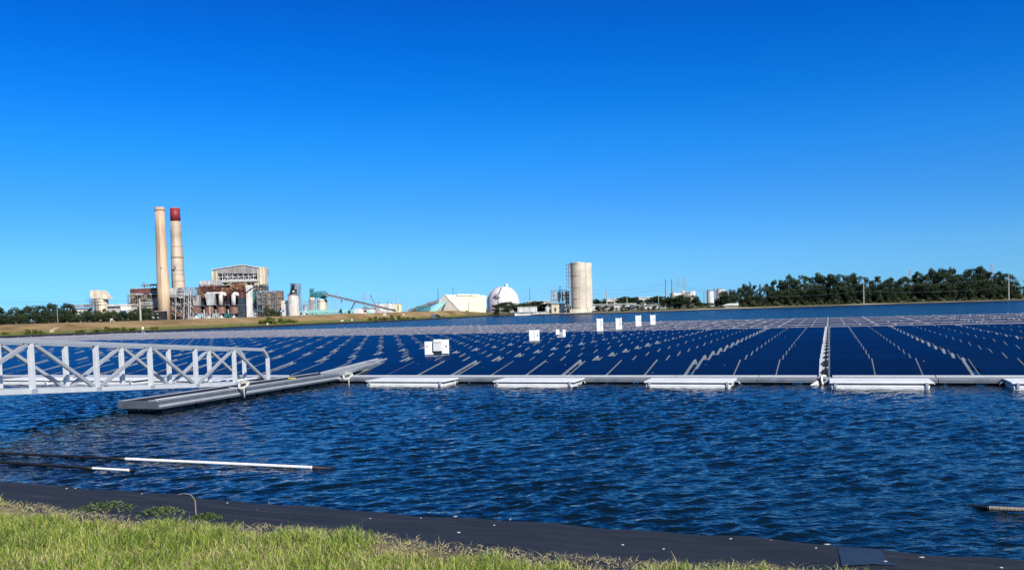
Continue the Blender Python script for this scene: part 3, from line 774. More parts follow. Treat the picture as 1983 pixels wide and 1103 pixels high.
# ---------------------------------------------------------------- gangway
T = 1.65; PL = 1.75*T; ga = radians(14.0)
gd = np.array([sin(ga), cos(ga), 0]); gl = np.array([-cos(ga), sin(ga), 0])
n0x = -9.56*T; n0y = 17.0*T
p0 = W(63.5, 757.5, n0y); zA = p0[2]; zB_target = W(520, 741, 25.75*T)[2]
p0 = np.array([p0[0], p0[1], 0]); pB = W(520, 740, 25.75*T)
gd = np.array([pB[0]-p0[0], pB[1]-p0[1], 0]); LB = np.linalg.norm(gd); gd /= LB; gl = np.array([-gd[1], gd[0], 0]); PLn = LB/5
print('gang', zA, zB_target, PLn)
slope = (zB_target-zA)/5
t = thing('gangway', 'white aluminium truss gangway sloping down onto the floating dock', 'gangway', (p0[0], p0[1], zA), 0)
# local axes: use world axes relative to the node 0
GW = .80*T
def G(i, side, h):   # i panel index (float), side 0 front / 1 rear, h height above bottom chord
    q = gd*(i*PLn) + gl*(GW*side); return (q[0], q[1], slope*i + h)
MW = .145
N0 = -3
for side in (0, 1):
    mb = MB(); mb.bar(G(N0, side, 0), G(5.03, side, 0), MW, MW+.02); mb.build('bottom_chord', M['alu'] if side else M['white_grey'], t, bevel=.008)
    mb = MB(); mb.bar(G(N0, side, T), G(4.86, side, T), MW, MW); mb.bar(G(4.86, side, T), G(5, side, T*.77), MW, MW); mb.build('top_chord', M['alu'], t, bevel=.008)
    for i in range(N0, 6):
        mb = MB(); mb.bar(G(i, side, MW/2), G(i, side, T-MW/2 if i < 5 else T*.76), MW*1.05, MW*1.05, up=(gd[0], gd[1], 0)); mb.build('post', M['white_grey'], t, bevel=.008)
    for i in range(N0, 5):
        e = .055
        mb = MB()
        if i % 2 == 0: mb.bar(G(i+e, side, T-.1), G(i+1-e, side, .1), MW*.8, MW*.8)
        else: mb.bar(G(i+e, side, .1), G(i+1-e, side, T-.1), MW*.8, MW*.8)
        mb.build('diagonal', M['alu'], t, bevel=.006)
    for i in range(N0, 5):
        for h_, j_ in ((.13, 1), (T-.13, 0)):
            if (i % 2 == 0) == (j_ == 0):
                pass
        mb = MB(); a_ = np.array(G(i, side, .02)) + gl*(-.075 if side == 0 else .075); mb.bar(a_-gd*.13, a_+gd*.13, .012, .13); mb.build('gusset_plate', M['alu'], t)
mb = MB()
for i in range(N0*2, 11): mb.bar(G(i/2, 0, .0), G(i/2, 1, .0), .07, .08)
mb.build('cross_beam', M['alu'], t)
mb = MB(); mb.hexa([G(N0, .06, .085), G(N0, .94, .085), G(5, .94, .085), G(5, .06, .085), G(N0, .06, .115), G(N0, .94, .115), G(5, .94, .115), G(5, .06, .115)]); mb.build('walking_deck', M['alu'], t)
mb = MB(); mb.hexa([G(5.02, .03, .10), G(5.02, .97, .10), G(5.45, .97, -.10), G(5.45, .03, -.10), G(5.02, .03, .12), G(5.02, .97, .12), G(5.45, .97, -.08), G(5.45, .03, -.08)]); mb.build('hinge_flap', M['deck_navy'], t)
# landing float the gangway foot rests on
q = np.array([p0[0], p0[1], 0]) + gd*(4.7*PLn) + gl*(GW*.5)
uq, vq = uv(q)
t = thing('landing_float', 'dark landing platform floating beside the dock under the gangway foot', 'platform', A(uq, vq, 0), ARZ)
ztop = .22; wl = DU1-1.85-uq-.03
print('landing', uq, vq, ztop, wl, DU0, DU1)
mb = MB(); mb.box(-1.5, wl, -1.6, 2.4, ztop-.1, ztop-.02); mb.build('deck', M['deck_navy'], t, bevel=.01)
mb = MB(); mb.box(-1.52, wl-.0, -1.64, -1.605, ztop-.2, ztop-.0); mb.build('edge_rail', M['alu_dark'], t)
mb = MB(); mb.box(-1.4, wl-.1, -1.5, 2.3, -.3, ztop-.1); mb.build('float', M['black'], t, bevel=.04)
# ---------------------------------------------------------------- white cabinets on the array
def cabinet(px, py, z, wpx, hpx, label, kind=0, rz=0):
    p = U(px, py, z); k = p[1]/F; w = wpx*k; h = hpx*k; d = .45
    t = thing('electrical_cabinet', label, 'cabinet', p, rz, 'white electrical cabinets standing on the array')
    if kind == 1:    # two boxes with a framed inverter between them
        a = MB(); a.box(-w/2, -w*.12, 0, d, .06, h*.88); a.build('cabinet_box', M['white'], t, bevel=.01)
        a = MB(); a.box(w*.20, w/2, 0, d, .10, h*.97); a.build('cabinet_box', M['white'], t, bevel=.01)
        a = MB(); a.box(-w*.15, w*.21, -.12, d-.1, h*.28, h*.80); a.build('inverter', M['white_grey'], t, bevel=.01)
        a = MB(); a.box(-w*.125, w*.205, .03, d-.02, h*.08, h*.9); a.build('back_panel', M['white'], t)
        a = MB(); a.box(-w*.13, w*.2, -.14, d, h*.84, h); a.build('hood', M['white'], t)
        a = MB(); a.box(-w*.14, w*.20, -.05, d-.1, h*.12, h*.26); a.box(-w*.12, w*.19, -.03, d-.15, h*.80, h*.86); a.box(-w*.19,-w*.155,-.02,.1,h*.2,h*.8); a.build('recess_shade', M['black'], t)  # black boxes stand in for the shade around the inverter
        a = MB(); a.box(w*.36, w*.41, -.02, 0, h*.52, h*.62); a.build('latch', M['black'], t)
        a = MB(); a.box(-w*.44, -w*.36, -.012, 0, h*.55, h*.66); a.build('label_plate', M['alu'], t)
        a = MB(); a.box(-w*.5, w*.5, .1, .2, -.05, .06); a.build('skid', M['alu'], t)
    elif kind == 2:  # open frame between two small boxes
        a = MB(); a.box(-w/2, -w*.12, 0, d, h*.3, h*.95); a.build('cabinet_box', M['white'], t, bevel=.01)
        a = MB(); a.box(w*.2, w/2, 0, d, h*.12, h*.9); a.build('cabinet_box', M['white'], t, bevel=.01)
        a = MB(); a.box(-w*.12, w*.2, .0, d*.7, h*.2, h*.65); a.build('inverter', M['alu'], t)
        a = MB(); a.box(-w*.4, w*.5, 0, d, 0, h*.12); a.build('skid', M['white_grey'], t)
    else:
        a = MB(); a.box(-w/2, w/2, 0, d, .05, h); cb = a.build('cabinet_box', M['white'], t, bevel=.012)
        a = MB(); a.box(-w*.03 if kind == 0 else w*.1, w*.0 if kind == 0 else w*.13, -.012, 0, .1, h*.96); a.build('door_seam', M['alu_dark'], cb)
        a = MB(); a.box(w*.28, w*.36, -.03, 0, h*.48, h*.6); a.box(w*.28, w*.34, -.02, 0, h*.72, h*.77); a.build('latch', M['black'], cb)
        a = MB(); a.box(-w*.48, -w*.38, .1, .2, h, h*1.06); a.box(w*.38, w*.48, .1, .2, h, h*1.06); a.build('lifting_lug', M['white_grey'], t)
        a = MB(); a.box(-w*.45, w*.45, .05, d-.05, -.1, .05); a.build('plinth', M['alu_dark'], t)
cabinet(846.5, 688, ZT-.05, 47, 31, 'white double cabinet with framed inverter in its middle, nearest to the dock', 1, radians(6))
cabinet(1035, 661, ZT-.05, 20, 22, 'squarish white cabinet with two doors, second from the dock', 0)
cabinet(1086, 652.5, ZT-.05, 19, 16, 'low white cabinet pair on an open skid, right of the squarish cabinet', 2)
cabinet(1162, 642, ZT, 12.5, 25, 'tall white cabinet, largest and leftmost of the four tall ones', 3)
cabinet(1198.5, 639, ZT, 12, 23, 'tall white cabinet, second of the four tall ones in line', 3)
cabinet(1236.5, 632, .25, 11, 21, 'tall white cabinet, third of the four tall ones in line', 3)
cabinet(1264.5, 629, .25, 10, 19, 'smallest tall white cabinet, rightmost of the four', 3)
# tripod lamp standing on the left rear of the array
p = U(277, 648, .3); k = p[1]/F; t = thing('marker_tripod', 'cream topped tripod marker at the far left water edge', 'marker', p)
mb = MB(); mb.lathe(0,0,[(2.6*k,9*k),(2.8*k,13*k),(1.6*k,15.5*k),(.4*k,16*k)],10); mb.build('head', M['cream'], t, smooth=True)
mb = MB()
for a in (.3, 2.6, 4.5): mb.bar((0,0,10*k), (8*k*cos(a), 4*k*sin(a), -.3), .09)
mb.build('leg', M['alu'], t)
# ---------------------------------------------------------------- floating booms
def boom(pts, r, label, segs):
    t = thing('floating_boom', label, 'boom', U(*pts[0]))
    o = np.array(t.location)
    P = [U(*q) - o for q in pts]
    def at(f):
        i = min(int(f*(len(P)-1)), len(P)-2); g = f*(len(P)-1)-i; return P[i]*(1-g)+P[i+1]*g
    for (f0, f1, rr, mat, nm_, wob) in segs:
        n = 40 if wob else 12; mb = MB()
        pts_ = [at(f0+(f1-f0)*i/n) for i in range(n+1)]
        if wob:
            n = 140; pts_ = [at(f0+(f1-f0)*i/n) + np.array([0,0,.0]) for i in range(n+1)]
            rad = [rr*(1+.06*sin(i*2.1)+.03*sin(i*.9)) for i in range(n+1)]
            mb.tube(pts_, rad, 8)
        else: mb.tube(pts_, rr, 10)
        mb.build(nm_, M[mat], t, smooth=True)
    return t
zb = .05
boom([(-80,873,zb),(243,888,zb),(605,904.5,.04),(655,908,-.03)], .05, 'black floating pipe whose outer half is wrapped in white, upper of two',
     [(0, .333, .036, 'black', 'pipe', 0), (.333, .667, .037, 'white', 'rope_wrap', 1), (.667, .99, .045, 'black', 'weed_fringe', 1)])
boom([(-80,889,zb),(180,906,zb),(250,910,.05),(266,911.5,-.05)], .05, 'black floating pipe with a short white end, lower of two',
     [(0, .333, .038, 'black', 'pipe', 0), (.333, .667, .03, 'white', 'rope_wrap', 1), (.667, .95, .036, 'black', 'weed_fringe', 1)])
boom([(1868,979,-.02),(1915,983,.03),(2060,990,.06)], .04, 'dark pale tipped rope floating at the right edge of the frame',
     [(0, .5, .035, 'black', 'weed_fringe', 1), (.5, 1, .036, 'rope_dark', 'rope', 1)])
# ================================================================ far background
GZ = 2.15
class BG:
    def __init__(s, name, label, cat, px, py, d, group=None, gz=None):
        s.d = d; p = W(px, py, d); s.rx = p[0]; s.gz = ground_z(px, d); s.k = d/F
        s.t = thing(name, label, cat, (p[0], d, s.gz), 0, group); s.px = px
    def x(s, px, py, y=0): return W(px, py, s.d+y)[0]-s.rx
    def z(s, px, py, y=0): return W(px, py, s.d+y)[2]-s.gz
    def q(s, px, py, y=0):   # local point seen at px,py when y=0
        return (s.x(px, py, y), y, s.z(px, py, y))
    def b(s, mb, x0, x1, yt, yb, y0=0, y1=8, m=0):
        ym = (yt+(yb if yb else yt+10))/2; xm = (x0+x1)/2
        mb.box(s.x(x0, ym, y0), s.x(x1, ym, y0), y0, y1, s.z(xm, yb, y0) if yb else -.6, s.z(xm, yt, y0), m)
    def part(s, nm_, mat, *boxes, **kw):
        par = kw.pop('parent', s.t)
        for bx in boxes:
            mb = MB(); s.b(mb, *bx); o = mb.build(nm_, M[mat] if isinstance(mat, str) else mat, par, **kw)
        return o
    def cyl(s, mb, x0, x1, yt, yb, y=None, n=24, taper=1.0, cap=0, m=0):
        ym = (yt+(yb or yt+10))/2; y = (x1-x0)*s.k/2 if y is None else y; a, b_ = s.x(x0, ym, y), s.x(x1, ym, y); r = (b_-a)/2
        zt = s.z((x0+x1)/2, yt, y); zb = s.z((x0+x1)/2, yb, y) if yb else -.6
        prof = [(r, zb), (r*taper, zt)]
        if cap: prof += [(r*.6, zt+cap*.7*s.k), (r*.05, zt+cap*s.k)]
        mb.lathe((a+b_)/2, y, prof, n, m)
    def steel(s, mb, x0, x1, yt, yb, nx, ny, w=.4, y0=0, y1=8, diag=1, rear=True, seed=0, m=0):
        rr = random.Random(seed)
        zt = s.z(x0, yt, y0); zb = s.z(x0, yb, y0) if yb else -.3; xa = s.x(x0, (yt+(yb or yt))/2, y0); xb = s.x(x1, (yt+(yb or yt))/2, y0)
        xs = [xa+(xb-xa)*i/nx for i in range(nx+1)]; zs = [zb+(zt-zb)*j/ny for j in range(ny+1)]
        for y in ([y0, y1] if rear else [y0]):
            for x in xs: mb.bar((x, y, zb), (x, y, zt), w, w, m)
            for z in zs[1:]: mb.bar((xa, y, z), (xb, y, z), w, w, m)
            if diag:
                for i in range(nx):
                    for j in range(ny):
                        if rr.random() < diag:
                            if rr.random() < .5: mb.bar((xs[i], y, zs[j]), (xs[i+1], y, zs[j+1]), w*.7, w*.7, m)
                            else: mb.bar((xs[i+1], y, zs[j]), (xs[i], y, zs[j+1]), w*.7, w*.7, m)
        if rear:
            for x in xs:
                for z in zs[1:]: mb.bar((x, y0, z), (x, y1, z), w*.8, w*.8, m)
DP = 900.0
# ---- chimneys
c = BG('chimney', 'tall plain tan concrete chimney with a flared ring at its top', 'chimney', 319, 617, DP)
top = c.z(309, 401); r1 = 9.0*c.k; mid = c.z(315, 540)
ax = [(c.x(319, 617), -1), (c.x(309.2, 402), top)]
mb = MB(); mb.lathe(0, 0, [(11.4*c.k, -1), (11.6*c.k, c.z(317, 560)), (10.4*c.k, c.z(314, 500)), (9.3*c.k, c.z(311, 440)), (8.8*c.k, c.z(310, 408))], 40)
mb.build('shaft', M['tan'], c.t, smooth=True)
mb = MB(); mb.lathe(0, 0, [(8.9*c.k, c.z(310, 408)), (9.7*c.k, c.z(310, 407)), (9.7*c.k, c.z(310, 404)), (8.9*c.k, c.z(310, 403.4)), (8.9*c.k, top)], 40); cr_ = mb.build('crown_ring', M['tan'], c.t)
mb = MB(); mb.lathe(0, 0, [(9.8*c.k, c.z(310, 407.6)), (10*c.k, c.z(310, 407.2)), (9.8*c.k, c.z(310, 406.6))], 40, caps=False); mb.build('ring_edge', M['ring'], cr_)
mb = MB(); mb.box(c.x(318.6,560)-.25, c.x(318.6,560)+.25, -11.6*c.k-.3, -10*c.k, c.z(316,520), c.z(316,518)); mb.tube([(.3, -11.7*c.k, 2), (.3, -11.8*c.k, c.z(317,560)), (.2, -9.1*c.k, top-3)], .22, 4); mb.build('ladder', M['ring'], c.t)
c = BG('chimney', 'tall pale concrete chimney banded with a dark red top', 'chimney', 348.5, 617, DP+45)
mb = MB(); zz = lambda y: c.z(340+(y-403)*.043, y)
mb.lathe(0, 0, [(13*c.k, -1), (12.3*c.k, zz(556)), (11.3*c.k, zz(500)), (10*c.k, zz(450)), (9.4*c.k, zz(428.5))], 40); mb.build('shaft', M['tan2'], c.t, smooth=True)
mb = MB(); mb.lathe(0, 0, [(9.42*c.k, zz(428.5)), (9.2*c.k, zz(403.6))], 40); mb.build('red_band', M['red'], c.t, smooth=True)
mb = MB()
for y, r in ((500, 11.45), (524, 11.9), (532, 12.0), (478, 10.85), (545, 12.2)): mb.lathe(0, 0, [(r*c.k, zz(y)), (r*c.k+.12, zz(y-.4)), (r*c.k, zz(y-.8 if y != 500 else y-2.6))], 40, caps=False)
mb.build('band_ring', M['ring'], c.t)
mb = MB(); mb.lathe(0, 0, [(9.0*c.k, zz(403.6)), (9.0*c.k, zz(402.4))], 30); mb.build('rim', M['bgrey'], c.t)
mb = MB(); c.b(mb, 329, 339, 517, 518.2, -9, -7); c.b(mb, 333, 336.5, 514, 521, -10, -6); c.b(mb, 334, 335, 521, 557, -9, -8); mb.build('platform', M['steel'], c.t)
# ---- left boiler house
c = BG('boiler_house', 'rusty boiler house with maroon upper wall behind the tan chimney', 'building', 285, 614, DP+25)
c.part('wall', 'olive', (251.5, 322, 562, None, 4, 40)); 
c.part('upper_wall', 'maroon', (252, 292, 558.5, 564.5, 3, 20), (266, 292, 560, 568, 2.6, 3))
c.part('roof', 'lgrey', (250.5, 322, 557.3, 558.4, 2, 40))
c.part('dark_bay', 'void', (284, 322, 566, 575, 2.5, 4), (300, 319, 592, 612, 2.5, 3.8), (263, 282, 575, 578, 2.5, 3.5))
c.part('duct', 'lgrey', (290, 300, 582, 597, -4, 2), (300, 307, 577, 594, -3, 2), (272, 288, 584, 587, -4, 2), (271, 290, 590, 596, -4, 2), (262, 275, 568, 571, -2, 2), (288, 318, 567.5, 569, 0, 2))
c.part('rusty_wall', 'brown', (254, 270, 577, 598, 0, 4), (270, 284, 573, 581, 1, 4), (307, 320, 572, 600, 1, 4))
mb = MB(); c.steel(mb, 248, 320, 571, None, 8, 5, .35, -5, 3, .3, True, 1); c.steel(mb, 274, 320, 551, 566, 4, 2, .45, 6, 14, .6, True, 2); c.b(mb, 274, 320, 549.5, 552.5, 6, 14); c.b(mb, 277.5, 279, 545, 556, 8, 9); mb.build('steelwork', M['steel'], c.t)
mb = MB(); c.steel(mb, 246, 262, 571, None, 2, 5, .3, -6, -2, .2, True, 3); mb.build('stair_tower', M['rust'], c.t)
c.part('beam', 'cream', (248, 322, 569.6, 570.3, -5, -4), (270, 291, 589.3, 590.5, -6, -4))
# ---- pipe racks between chimneys and boiler hall
c = BG('pipe_rack', 'tangled steel pipe rack with a grey box, between tan chimney and ducts', 'pipe rack', 352, 617, DP)
c.part('grey_box', 'lgrey', (325.5, 345, 557.5, 571.5, 2, 14))
c.part('dark_bay', 'void', (326, 372, 573, None, 9, 22))
c.part('pipe', 'lgrey', (343, 372, 561, 563, 0, 2), (330, 345, 573.5, 575, -2, 0), (346, 372, 567, 570, -1, 2), (346, 356, 574, 577, -1, 2))
mb = MB(); rr = random.Random(8)
for i in range(90):
    x0 = rr.uniform(328, 368); y0 = rr.uniform(574, 612); x1 = x0+rr.choice([-1,1])*rr.uniform(2, 9); y1 = y0+rr.uniform(-9, 9); y = rr.uniform(-2, 10)
    mb.tube([c.q(x0, y0, y), c.q((x0+x1)/2+rr.uniform(-2,2), (y0+y1)/2-rr.uniform(0,3), y), c.q(x1, y1, y)], rr.uniform(.2, .7), 6)
for i in range(16):
    x0 = rr.uniform(345, 372); y0 = rr.uniform(560, 572); mb.tube([c.q(x0, y0, 3), c.q(x0+rr.uniform(-5,5), y0-rr.uniform(-5,5), 3)], rr.uniform(.3,.7), 6)
mb.build('bent_pipe', M['steel'], c.t)
mb = MB()
for i in range(14):
    x0 = rr.uniform(328, 369); y0 = rr.uniform(596, 612); mb.tube([c.q(x0, y0, -2), c.q(x0+rr.uniform(-5,5), y0-rr.uniform(-5,5), -2)], rr.uniform(.3,.8), 6)
mb.build('rusty_pipe', M['rust'], c.t)
mb = MB(); c.steel(mb, 327, 371, 573, None, 4, 3, .32, 0, 8, .6, False, 4); c.steel(mb, 345, 382, 557, 571, 4, 3, .38, 0, 8, .6, True, 5); mb.build('steelwork', M['steel'], c.t)
mb = MB()
for x, yt in ((341, 577), (357, 563), (369, 564), (365.5, 560)): mb.bar(c.q(x, yt, -4), (c.x(x+1.6, 612), -4, -.5), .45)
mb.build('tall_post', M['steel_w'], c.t)
# ---- main boiler hall
c = BG('boiler_hall', 'big boiler hall with low gabled roof over an open steel storey', 'building', 455, 615, DP+10)
mb = MB(); y0, y1 = 3, 40
gp = [(410.5, 523), (470, 513.3), (501, 519), (501, 529.8), (421, 529), (421, 526), (411, 526)]
mb.prism([(c.x(a, b, 3), c.z(a, b, 3)) for a, b in gp], 'y', y0, y1); mb.build('gable', M['bgrey'], c.t)
mb = MB()
for (a, b_, e, f) in ((409.5, 521.8, 470, 512.6), (470, 512.6, 502, 518.2)):
    P_, Q_ = c.q(a, b_, 2), c.q(e, f, 2)
    mb.hexa([(P_[0],2,P_[2]-.1),(Q_[0],2,Q_[2]-.1),(Q_[0],41,Q_[2]-.1),(P_[0],41,P_[2]-.1),(P_[0],2,P_[2]+.5),(Q_[0],2,Q_[2]+.5),(Q_[0],41,Q_[2]+.5),(P_[0],41,P_[2]+.5)])
mb.build('roof', M['bwhite'], c.t)
c.part('corner_tower', 'cream', (410, 415, 525, 543.5, 2, 14), (417, 421, 525, 543.5, 2.4, 14), (414, 418, 527, 543.5, 4, 14)); c.part('corner_tower', 'cream', (502.5, 512.5, 516.3, 552.5, 0, 12), (498, 503, 521, 545, 1.5, 10))
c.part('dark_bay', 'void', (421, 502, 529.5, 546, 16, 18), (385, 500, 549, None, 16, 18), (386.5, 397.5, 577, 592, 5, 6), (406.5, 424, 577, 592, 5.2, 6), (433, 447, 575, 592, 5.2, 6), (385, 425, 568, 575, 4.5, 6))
mb = MB(); c.steel(mb, 421, 501, 529, 543.5, 8, 2, .5, 4, 10, .55, True, 6); c.b(mb, 423, 500, 541, 543.6, 4, 12); mb.build('open_storey_frame', M['steel_w'], c.t)
c.part('parapet', 'lgrey', (387, 432, 542.8, 552.5, 2, 14)); c.part('parapet', 'olive', (408, 500, 543.2, 548.5, 3, 14)); c.part('parapet', 'cream', (492, 512, 546, 553, 2.2, 12))
c.part('walkway', 'steel_w', (430, 500, 544, 545, 0, 2), (385, 447, 552.2, 553, 0, 2))
mb = MB(); c.b(mb, 445, 477, 548, 562, 1, 10); rr = random.Random(3)
for i in range(16): x = 445+i*2; c.b(mb, x, x+.9, 548, 561+rr.uniform(-1,1), .3, 1)
c.b(mb, 381, 392, 560, 572, 3, 8); c.b(mb, 426, 447, 556, 569, 2.5, 8); mb.build('rusty_casing', M['rust'], c.t)
c.part('rusty_casing', 'brick', (382, 398, 556, 577, 3.2, 8), (460, 475, 556, 577, 3, 8), (398, 426, 553, 563, 4, 8))
mb = MB(); c.steel(mb, 388, 428, 552, 566, 8, 3, .4, 0, 4, .6, True, 7); c.steel(mb, 428, 480, 560, 578, 8, 3, .35, 0, 3, .4, True, 8); mb.build('rusty_steelwork', M['maroon'], c.t)
rr = random.Random(9); mb = MB()
for i in range(40):
    x0 = rr.uniform(376, 475); y0 = rr.uniform(551, 574); mb = MB(); mb.tube([c.q(x0, y0, 0), c.q(x0+rr.uniform(-4,4), y0+rr.uniform(-5,5), -1)], rr.uniform(.25,.7), 6); mb.build('pipe', M['rust'], c.t)
mb = MB()
for i in range(26):
    x0 = rr.uniform(430, 512); y0 = rr.uniform(547, 566); mb = MB(); mb.tube([c.q(x0, y0, -.5), c.q(x0+rr.uniform(-4,4), y0+rr.uniform(-3,3), -.5)], rr.uniform(.2,.5), 6); mb.build('pipe', M['cream'], c.t)
c.part('side_bay', 'olive', (476, 514, 554, 562, 2, 14)); mb = MB(); c.steel(mb, 480, 515, 551, 562.5, 6, 2, .35, -1, 8, .3, True, 10); mb.build('gallery_frame', M['void'], c.t)
c.part('horizontal_duct', 'bwhite', (400, 434, 565.2, 568.2, -2, 3)); 
# grey hoppers and white elbow ducts standing on brown tanks
def hopper(x0, x1, yt, yb):
    mb = MB(); a, b_ = c.x(x0, yt), c.x(x1, yt); e = (b_-a)*.16; zt, zm, zb = c.z(x0, yt), c.z(x0, yt+11), c.z(x0, yb)
    mb.hexa([(a+e*.7,-2,zm),(b_-e*.7,-2,zm),(b_-e*.7,4,zm),(a+e*.7,4,zm),(a,-2.5,zt),(b_,-2.5,zt),(b_,4,zt),(a,4,zt)])
    mb.hexa([(a+e,-1.9,zb),(b_-e,-1.9,zb),(b_-e,4,zb),(a+e,4,zb),(a+e*.7,-2,zm-.05),(b_-e*.7,-2,zm-.05),(b_-e*.7,4,zm-.05),(a+e*.7,4,zm-.05)])
    mb.build('hopper', M['lgrey'], c.t)
hopper(372.5, 387.5, 571, 592); hopper(397.5, 418, 568.5, 591)
for x0 in (423, 447.5):
    mb = MB(); k = c.k; xa = c.x(x0+5, 590); zb = c.z(x0, 591)
    pts = [(xa, 0, zb), (xa+.3*k, 0, c.z(x0, 575)), (xa+1.0*k, 0, c.z(x0, 571)), (xa+3.5*k, 0, c.z(x0, 568.6)), (xa+7*k, 0, c.z(x0, 568.8)), (xa+9.4*k, 0, c.z(x0, 573))]
    mb.tube(pts, [4.2*k, 4.2*k, 4.2*k, 3.9*k, 3.4*k, 3.0*k], 14); mb.build('elbow_duct', M['bwhite'], c.t, smooth=True)
for x0 in (372, 398, 421, 445):
    mb = MB(); c.cyl(mb, x0, x0+16, 592.5, 607, 1.5); bt_ = mb.build('brown_tank', M['brick'], c.t, smooth=False)
    mb = MB(); c.cyl(mb, x0-.6, x0+16.6, 591.8, 592.8, 1.2); mb.build('tank_rim', M['void'], bt_)
    mb = MB(); c.cyl(mb, x0+5, x0+10.5, 606, None, 1, taper=.8); c.b(mb, x0-2, x0+14, 614.5, None, -2, 3); c.b(mb, x0-3.4, x0-2.3, 599, 607, -2, -1); mb.build('white_base', M['bwhite'], c.t)
    mb = MB(); c.steel(mb, x0-10, x0+3, 607, None, 3, 2, .4, -3, 2, .7, True, x0); mb.build('pump_frame', M['steel_w'] if x0 < 440 else M['teal'], c.t)
mb = MB(); c.steel(mb, 372, 476, 592, None, 13, 3, .28, 3, 4.6, .5, True, 31); mb.build('lower_steelwork', M['steel'], c.t)
mb = MB()
for i in range(11): c.b(mb, 461, 476, 576+i*3.6, 577.6+i*3.6, 1, 4); 
c.b(mb, 461, 477, 576, None, 4.2, 5); mb.build('louvre_bank', M['bluegrey'], c.t)
c.part('white_tower', 'bwhite', (475.3, 488.7, 551.7, 558, -2, 4), (477, 489, 562, 607, -2, 4), (476, 489, 556, 563, -1.8, 4), (478, 497, 605, None, -3, 4), (489, 498, 598, 606, -1, 4)); 
mb = MB(); mb.bar(c.q(474.5, 568.5, -2.6), c.q(482, 561.5, -2.6), 1.0, .8); mb.bar(c.q(482, 561.5, -2.6), c.q(488.5, 557.5, -2.6), 1.0, .8); mb.build('stair_flight', M['void'], c.t)
mb = MB(); c.steel(mb, 488.5, 499, 564, 597, 2, 5, .55, 0, 4, 1, True, 12); c.b(mb, 489, 497, 566, 598, 5, 6); mb.build('teal_stair_tower', M['teal'], c.t)
# ---- precipitator frame to the right of the hall
c = BG('steel_tower_block', 'open steel tower block with brown panels at the right end of plant', 'steel tower', 522, 613, DP-5)
c.part('brown_panel', 'brown', (517.5, 529, 565, 600, 2, 10), (537, 544.5, 563.5, 600, 1, 12)); c.part('infill', 'olive', (498, 506, 566, 590, 3, 8), (507, 517, 565, 600, 5, 8), (529, 538, 566, 600, 6, 9))
c.part('dark_bay', 'void', (497, 540, 566, None, 9, 11))
mb = MB(); c.steel(mb, 497, 545, 563.5, None, 5, 4, .42, 0, 8, .0, True, 14); c.steel(mb, 507, 518, 564, None, 1, 6, .35, 1, 6, 1, True, 15); mb.build('steelwork', M['steel'], c.t)
mb = MB(); c.steel(mb, 529, 538, 563.5, 605, 2, 4, .4, -.5, 4, 1, True, 16); c.steel(mb, 497, 545, 563.5, None, 10, 9, .22, 2, 6, .3, False, 17); mb.build('bracing', M['steel'], c.t)
rr = random.Random(5); mb = MB()
for i in range(30):
    x0 = rr.uniform(497, 520); y0 = rr.uniform(566, 605); mb = MB(); mb.tube([c.q(x0, y0, 1), c.q(x0+rr.uniform(-4,4), y0+rr.uniform(-4,4), 2)], rr.uniform(.2,.5), 6); mb.build('pipe', M['teal'], c.t)
# ---- white box + white silo
c = BG('white_annex', 'narrow white annex beside the white silo', 'building', 551, 611, DP-20)
c.part('wall', 'bwhite', (544.5, 556, 581.5, None, 0, 12)); c.part('window', 'void', (547, 550, 600, 603, -.1, .2), (551, 554, 586, 588, -.1, .2))
c = BG('white_silo', 'white round silo crowned by dark machinery and a caged ladder', 'silo', 568, 610, DP-30)
mb = MB(); c.cyl(mb, 557.5, 578.5, 570.5, None, n=30); mb.build('shell', M['bwhite'], c.t, smooth=False)
mb = MB(); c.cyl(mb, 556.8, 579.4, 569.6, 571, y=10.5*c.k, n=30); mb.build('top_deck', M['steel'], c.t)
mb = MB(); c.b(mb, 562, 572, 560, 570, 3, 8); c.b(mb, 564, 569, 551, 562, 4, 8); c.b(mb, 560, 563, 566, 570, 2, 6); c.steel(mb, 563, 570, 549, 570, 2, 4, .4, 1, 8, .8, True, 3); mb.build('machinery', M['void'], c.t)
mb = MB(); mb.lathe(c.x(567.5,564), 1.2, [(1.0, c.z(567,566)), (1.2, c.z(567,564)), (1.0, c.z(567,562.4))], 10); mb.build('white_drum', M['bwhite'], c.t)
mb = MB(); c.steel(mb, 571, 579.5, 549, 570, 2, 4, .3, 1, 8, .3, True, 4); c.steel(mb, 578.6, 581, 549, None, 1, 12, .25, 4, 6, 0, True, 5); mb.build('ladder_cage', M['steel'], c.t)
# ---- twin day bins with teal headworks
c = BG('twin_bins', 'pair of round bins under teal headworks at the conveyor head', 'silo', 616, 608, DP-40)
mb = MB(); c.cyl(mb, 598, 611, 580, None, n=24); mb.build('bin', M['bgrey'], c.t)
mb = MB(); c.cyl(mb, 598, 611.5, 575.5, 580.5, n=24); mb.build('bin_collar', M['cream'], c.t)
mb = MB(); c.cyl(mb, 614.5, 633.5, 584, 602, n=24); mb.build('bin', M['cream'], c.t); mb = MB(); c.cyl(mb, 613.5, 634, 579, 584.3, n=24, taper=.92); mb.build('bin_collar', M['cream'], c.t)
mb = MB(); c.cyl(mb, 613.8, 634, 582.6, 584, n=24); mb.build('bin_ring', M['void'], c.t)
mb = MB(); c.steel(mb, 600, 632, 568, 577, 8, 2, .5, 1, 8, .8, True, 6); c.steel(mb, 600, 606, 559, 575, 2, 3, .5, 2, 6, .7, True, 7); c.b(mb, 601, 605, 562, 571, 4, 6); c.b(mb, 609, 613, 565, 574, 4, 6); c.steel(mb, 613, 630, 564, 570, 5, 1, .4, 2, 6, .5, True, 8); c.b(mb, 620, 630, 569, 578, 3, 8); c.b(mb, 601, 614, 573, 576, 3, 8); mb.build('headworks', M['teal'], c.t)
